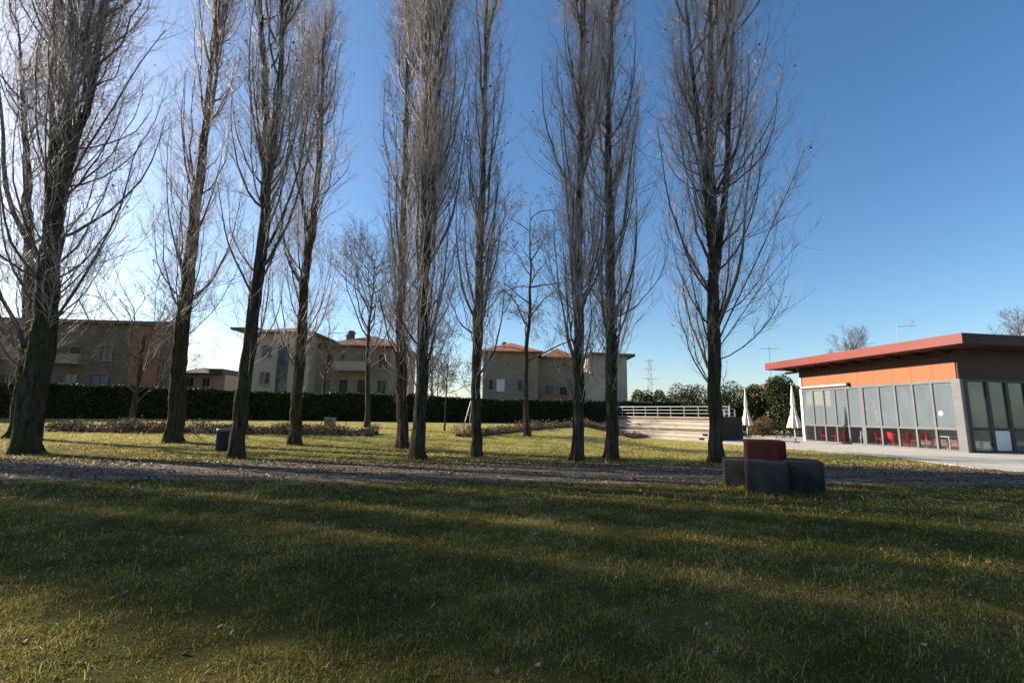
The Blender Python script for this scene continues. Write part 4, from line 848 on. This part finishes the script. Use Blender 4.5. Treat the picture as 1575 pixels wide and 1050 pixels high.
# raised retaining wall right of the steps, shade put into its dark colour
def rail(label, pts, h, nb=3, step=1.25, name='handrail', group='metal rails around the terraced steps'):
    pts = [np.array(p, float) for p in pts]; o = thing(name, label, 'railing', tuple(pts[0]), 0, group); org = pts[0]
    for a, b in zip(pts[:-1], pts[1:]):
        n = max(1, int(round(np.linalg.norm(b-a)/step)))
        for k in range(n+1):
            if k == 0 and a is not pts[0]: continue
            q = a+(b-a)*k/n-org; g = MB(); g.cyl(tuple(q), .028, h, 8); g.build('post', M['rail_metal'], o)
    for j in range(nb):
        zz = h*(j+1)/nb; g = MB(); g.tube([p-org+np.array([0, 0, zz]) for p in pts], .026 if j == nb-1 else .018, 8); g.build('rail', M['rail_metal'], o)
    return o
def tl(x, y, z): a = math.atan2(dv[1], dv[0]); return np.array([A0[0]+x*math.cos(a)-y*math.sin(a), A0[1]+x*math.sin(a)+y*math.cos(a), z])
rail('long metal rail along the top of the terraced steps', [tl(.4, -3.1, 1.68), tl(LT, -3.1, 1.68), tl(LT+3.5, -3.3, 1.3)], .82)
rail('short sloping metal handrail down the near end of the terraced steps', [tl(.12, -2.6, 1.8), tl(.12, -.9, 1.05), tl(.12, -.05, .65)], .8, nb=2, step=1)
W0, W1 = at(1100, 660, 36.5), at(1138, 660, 36.5); 
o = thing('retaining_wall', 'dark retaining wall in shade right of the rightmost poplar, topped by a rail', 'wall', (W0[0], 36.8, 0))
g = MB(); g.b(0, W1[0]-W0[0], 0, .3, -.2, 1.1); g.build('wall_face', M['shaded_wall'], o); g = MB(); g.b(-.03, W1[0]-W0[0]+.03, -.05, .35, 1.102, 1.18); g.build('coping', M['rust_grey'], o)
rail('short metal rail on the dark retaining wall right of the rightmost poplar', [(W0[0]+.1, 36.95, 1.18), (W1[0]-.1, 36.95, 1.18)], 1.15, nb=4, step=.8)

# tripod stakes beside a sapling, pale boxes, hoops on the far lawn
p = G(718, 664)
o = thing('tree_stakes', 'two leaning pale metal stakes beside the thinnest poplar', 'stakes', tuple(p))
for dx in (-.28, .12): g = MB(); g.tube([(dx, 0, -.1), (.2+dx*.1, .1, 1.75)], .025, 6); g.build('stake', M['rail_metal'], o)
g = MB(); g.tube([(-.06, .04, .9), (.2, .06, .95)], .018, 6); g.build('crossbar', M['rail_metal'], o)
p = G(507, 655); o = thing('utility_box', 'small pale utility box in the planting bed behind the slender poplar', 'utility box', tuple(p))
g = MB(); g.b(-.28, .28, -.18, .18, -.1, .45); g.build('case', M['stucco_tan'], o); g = MB(); g.b(-.31, .31, -.21, .21, .452, .5); g.build('lid', M['stucco_tan'], o); g = MB(); g.b(-.2, .2, -.2, -.182, .08, .4); g.build('door', M['rust_grey'], o)
for k, (px, lab) in enumerate(((1199, 'left one of two low hoops on the sunny lawn behind the parasols'), (1211, 'right one of two low hoops, next to the pavilion parasol'))):
    q = at(px, 668, 41.5); o = thing('hoop_rack', lab, 'hoop', (q[0], 41.5, 0), 0, 'low hoops on the far lawn')
    a = np.linspace(0, math.pi, 13); g = MB(); g.tube(np.stack([.28*np.cos(a), .1*np.sin(a), -.05+.55*np.sin(a)], 1), .035, 8); g.build('hoop', M['bark_pale'], o)

# ------------------------------------------------------------------ grass blades and fallen leaves
def smooth_noise(x, y, s, ph):
    return (np.sin(x*s+ph)*np.cos(y*s*1.3+ph*2)+np.sin(x*s*2.1+y*s*1.1+ph*3)*.6+np.cos(y*s*2.7-x*s*1.7+ph)*.5)/2.1
def scatter(n, y0, y1, ex=1.0):
    y = np.sqrt(rng.uniform(y0**2, y1**2, n)); x = rng.uniform(-1, 1, n)*(1.12*y+ex)
    return x, y
BX, BY, BH, BW = [], [], [], []
for n, y0, y1, h, wd in ((170000, 2.3, 4.6, .026, .0025), (180000, 4.6, 8.0, .03, .0038), (120000, 8.0, 14.5, .038, .0065), (120000, 14, 30, .05, .012)):
    x, y = scatter(n, y0, y1)
    lo, hi = path_edges(x); hi = np.maximum(hi, lo+.5)
    edge = .35*smooth_noise(x, y, 2.2, 3)+.12*rng.standard_normal(n)
    ok = ~((y > lo+edge*.6) & (y < hi-edge)) & ~in_plaza(x, y) & (x > -34) & (x < 26)
    cl = smooth_noise(x, y, 5.5, .4)+smooth_noise(x, y, 1.7, 2)*.6
    ok &= rng.random(n) < np.clip(.6+.62*cl, .06, 1)
    x, y, cl = x[ok], y[ok], cl[ok]
    hh = h*np.exp(rng.normal(0, .42, len(x)))*(1+.35*np.clip(cl, -1, 1)); tall = rng.random(len(x)) < .012; hh[tall] *= 2.6
    BX.append(x); BY.append(y); BH.append(hh); BW.append(np.full(len(x), wd)*rng.uniform(.6, 1.3, len(x)))
# longer tufts the mower leaves round trunks, blocks and the bin
for o_, rr, cnt in [(t, .36, 260) for t in POP.values()]+[(t, .5, 420) for t in COL.objects if t.name.startswith('block_seat')]+[(t, .22, 120) for t in COL.objects if t.name.startswith('litter_bin')]:
    a = rng.uniform(0, 2*math.pi, cnt); q = rr+np.abs(rng.normal(0, .12, cnt))
    BX.append(o_.location.x+q*np.cos(a)); BY.append(o_.location.y+q*np.sin(a)); BH.append(rng.uniform(.04, .15, cnt)); BW.append(rng.uniform(.003, .006, cnt))
x, y, h, wd = map(np.concatenate, (BX, BY, BH, BW)); n = len(x)
az = rng.uniform(0, 2*math.pi, n); ln = np.abs(rng.normal(.7, .5, n)); la = rng.uniform(0, 2*math.pi, n)
z = gz(x, y)-.004
side = np.stack([np.cos(az), np.sin(az), np.zeros(n)], 1)*wd[:, None]; lean = np.stack([np.cos(la), np.sin(la), np.zeros(n)], 1)*(ln*h)[:, None]
B0 = np.stack([x, y, z], 1); up = np.zeros((n, 3)); up[:, 2] = h
v5 = np.stack([B0-side, B0+side, B0+side*.8+up*.55+lean*.35, B0-side*.8+up*.55+lean*.35, B0+up*(1-.25*np.minimum(ln, 1.2))[:, None]+lean], 1)
i = np.arange(n)*5
g = MB(); g.add(v5, np.concatenate([np.stack([i, i+1, i+2, i+3], 1), np.stack([i+3, i+2, i+4, i+4], 1)]))
o = g.build_col('grass', M['blade'], None, np.repeat(np.clip(rng.beta(1.6, 2.2, n), 0, 1), 5)); tag(o, 'short patchy winter grass, green mixed with straw blades', 'grass', kind='stuff')

M['leaf_litter'] = leaf_mat('leaf_litter', [(.1, (.07, .036, .022)), (.4, (.15, .085, .052)), (.65, (.25, .165, .11)), (.9, (.42, .34, .26))], scale=2, trans=.15)
def leaves(x, y, z, size, flat=.5):
    n = len(x); a = rng.uniform(0, 2*math.pi, n); s = size*rng.uniform(.6, 1.4, n)
    u = np.stack([np.cos(a), np.sin(a), rng.normal(0, flat, n)], 1); v = np.stack([-np.sin(a), np.cos(a), rng.normal(0, flat, n)], 1)
    c = np.stack([x, y, z], 1); ss = s[:, None]
    c[:, 2] += s*.55*flat+.006
    V = np.stack([c-u*ss, c+v*ss*.75+[0, 0, .004], c+u*ss, c-v*ss*.75], 1); i = np.arange(n)*4
    return V, np.stack([i, i+1, i+2, i+3], 1)
xs_, ys_ = [], []
n = 46000; x = rng.uniform(-22, 20, n); lo, hi = path_edges(x); t = rng.beta(1.15, .75, n); y = lo-.3+(hi-lo+1.1)*t+rng.normal(0, .25, n)
keep = rng.random(n) < np.clip(.4+.6*smooth_noise(x, y*2.6, 1.1, 1)+.5*sst(.62, 1, t), .04, 1); xs_.append(x[keep]); ys_.append(y[keep])
x, y = scatter(2000, 3, 11.5); xs_.append(x); ys_.append(y)
x, y = scatter(6500, 15, 29); xs_.append(x); ys_.append(y)
x, y = np.concatenate(xs_), np.concatenate(ys_); ok = (x < 24)&(x > -34)&~in_plaza(x, y); x, y = x[ok], y[ok]
V, F = leaves(x, y, gz(x, y), np.where(y < 9, .019, .028))
g = MB(); g.add(V, F); o = g.build_col('fallen_leaves', M['leaf_litter'], None, np.repeat(rng.random(len(x)), 4)); tag(o, 'dry brown leaves lying on the gravel path and lawn', 'fallen leaves', kind='stuff')
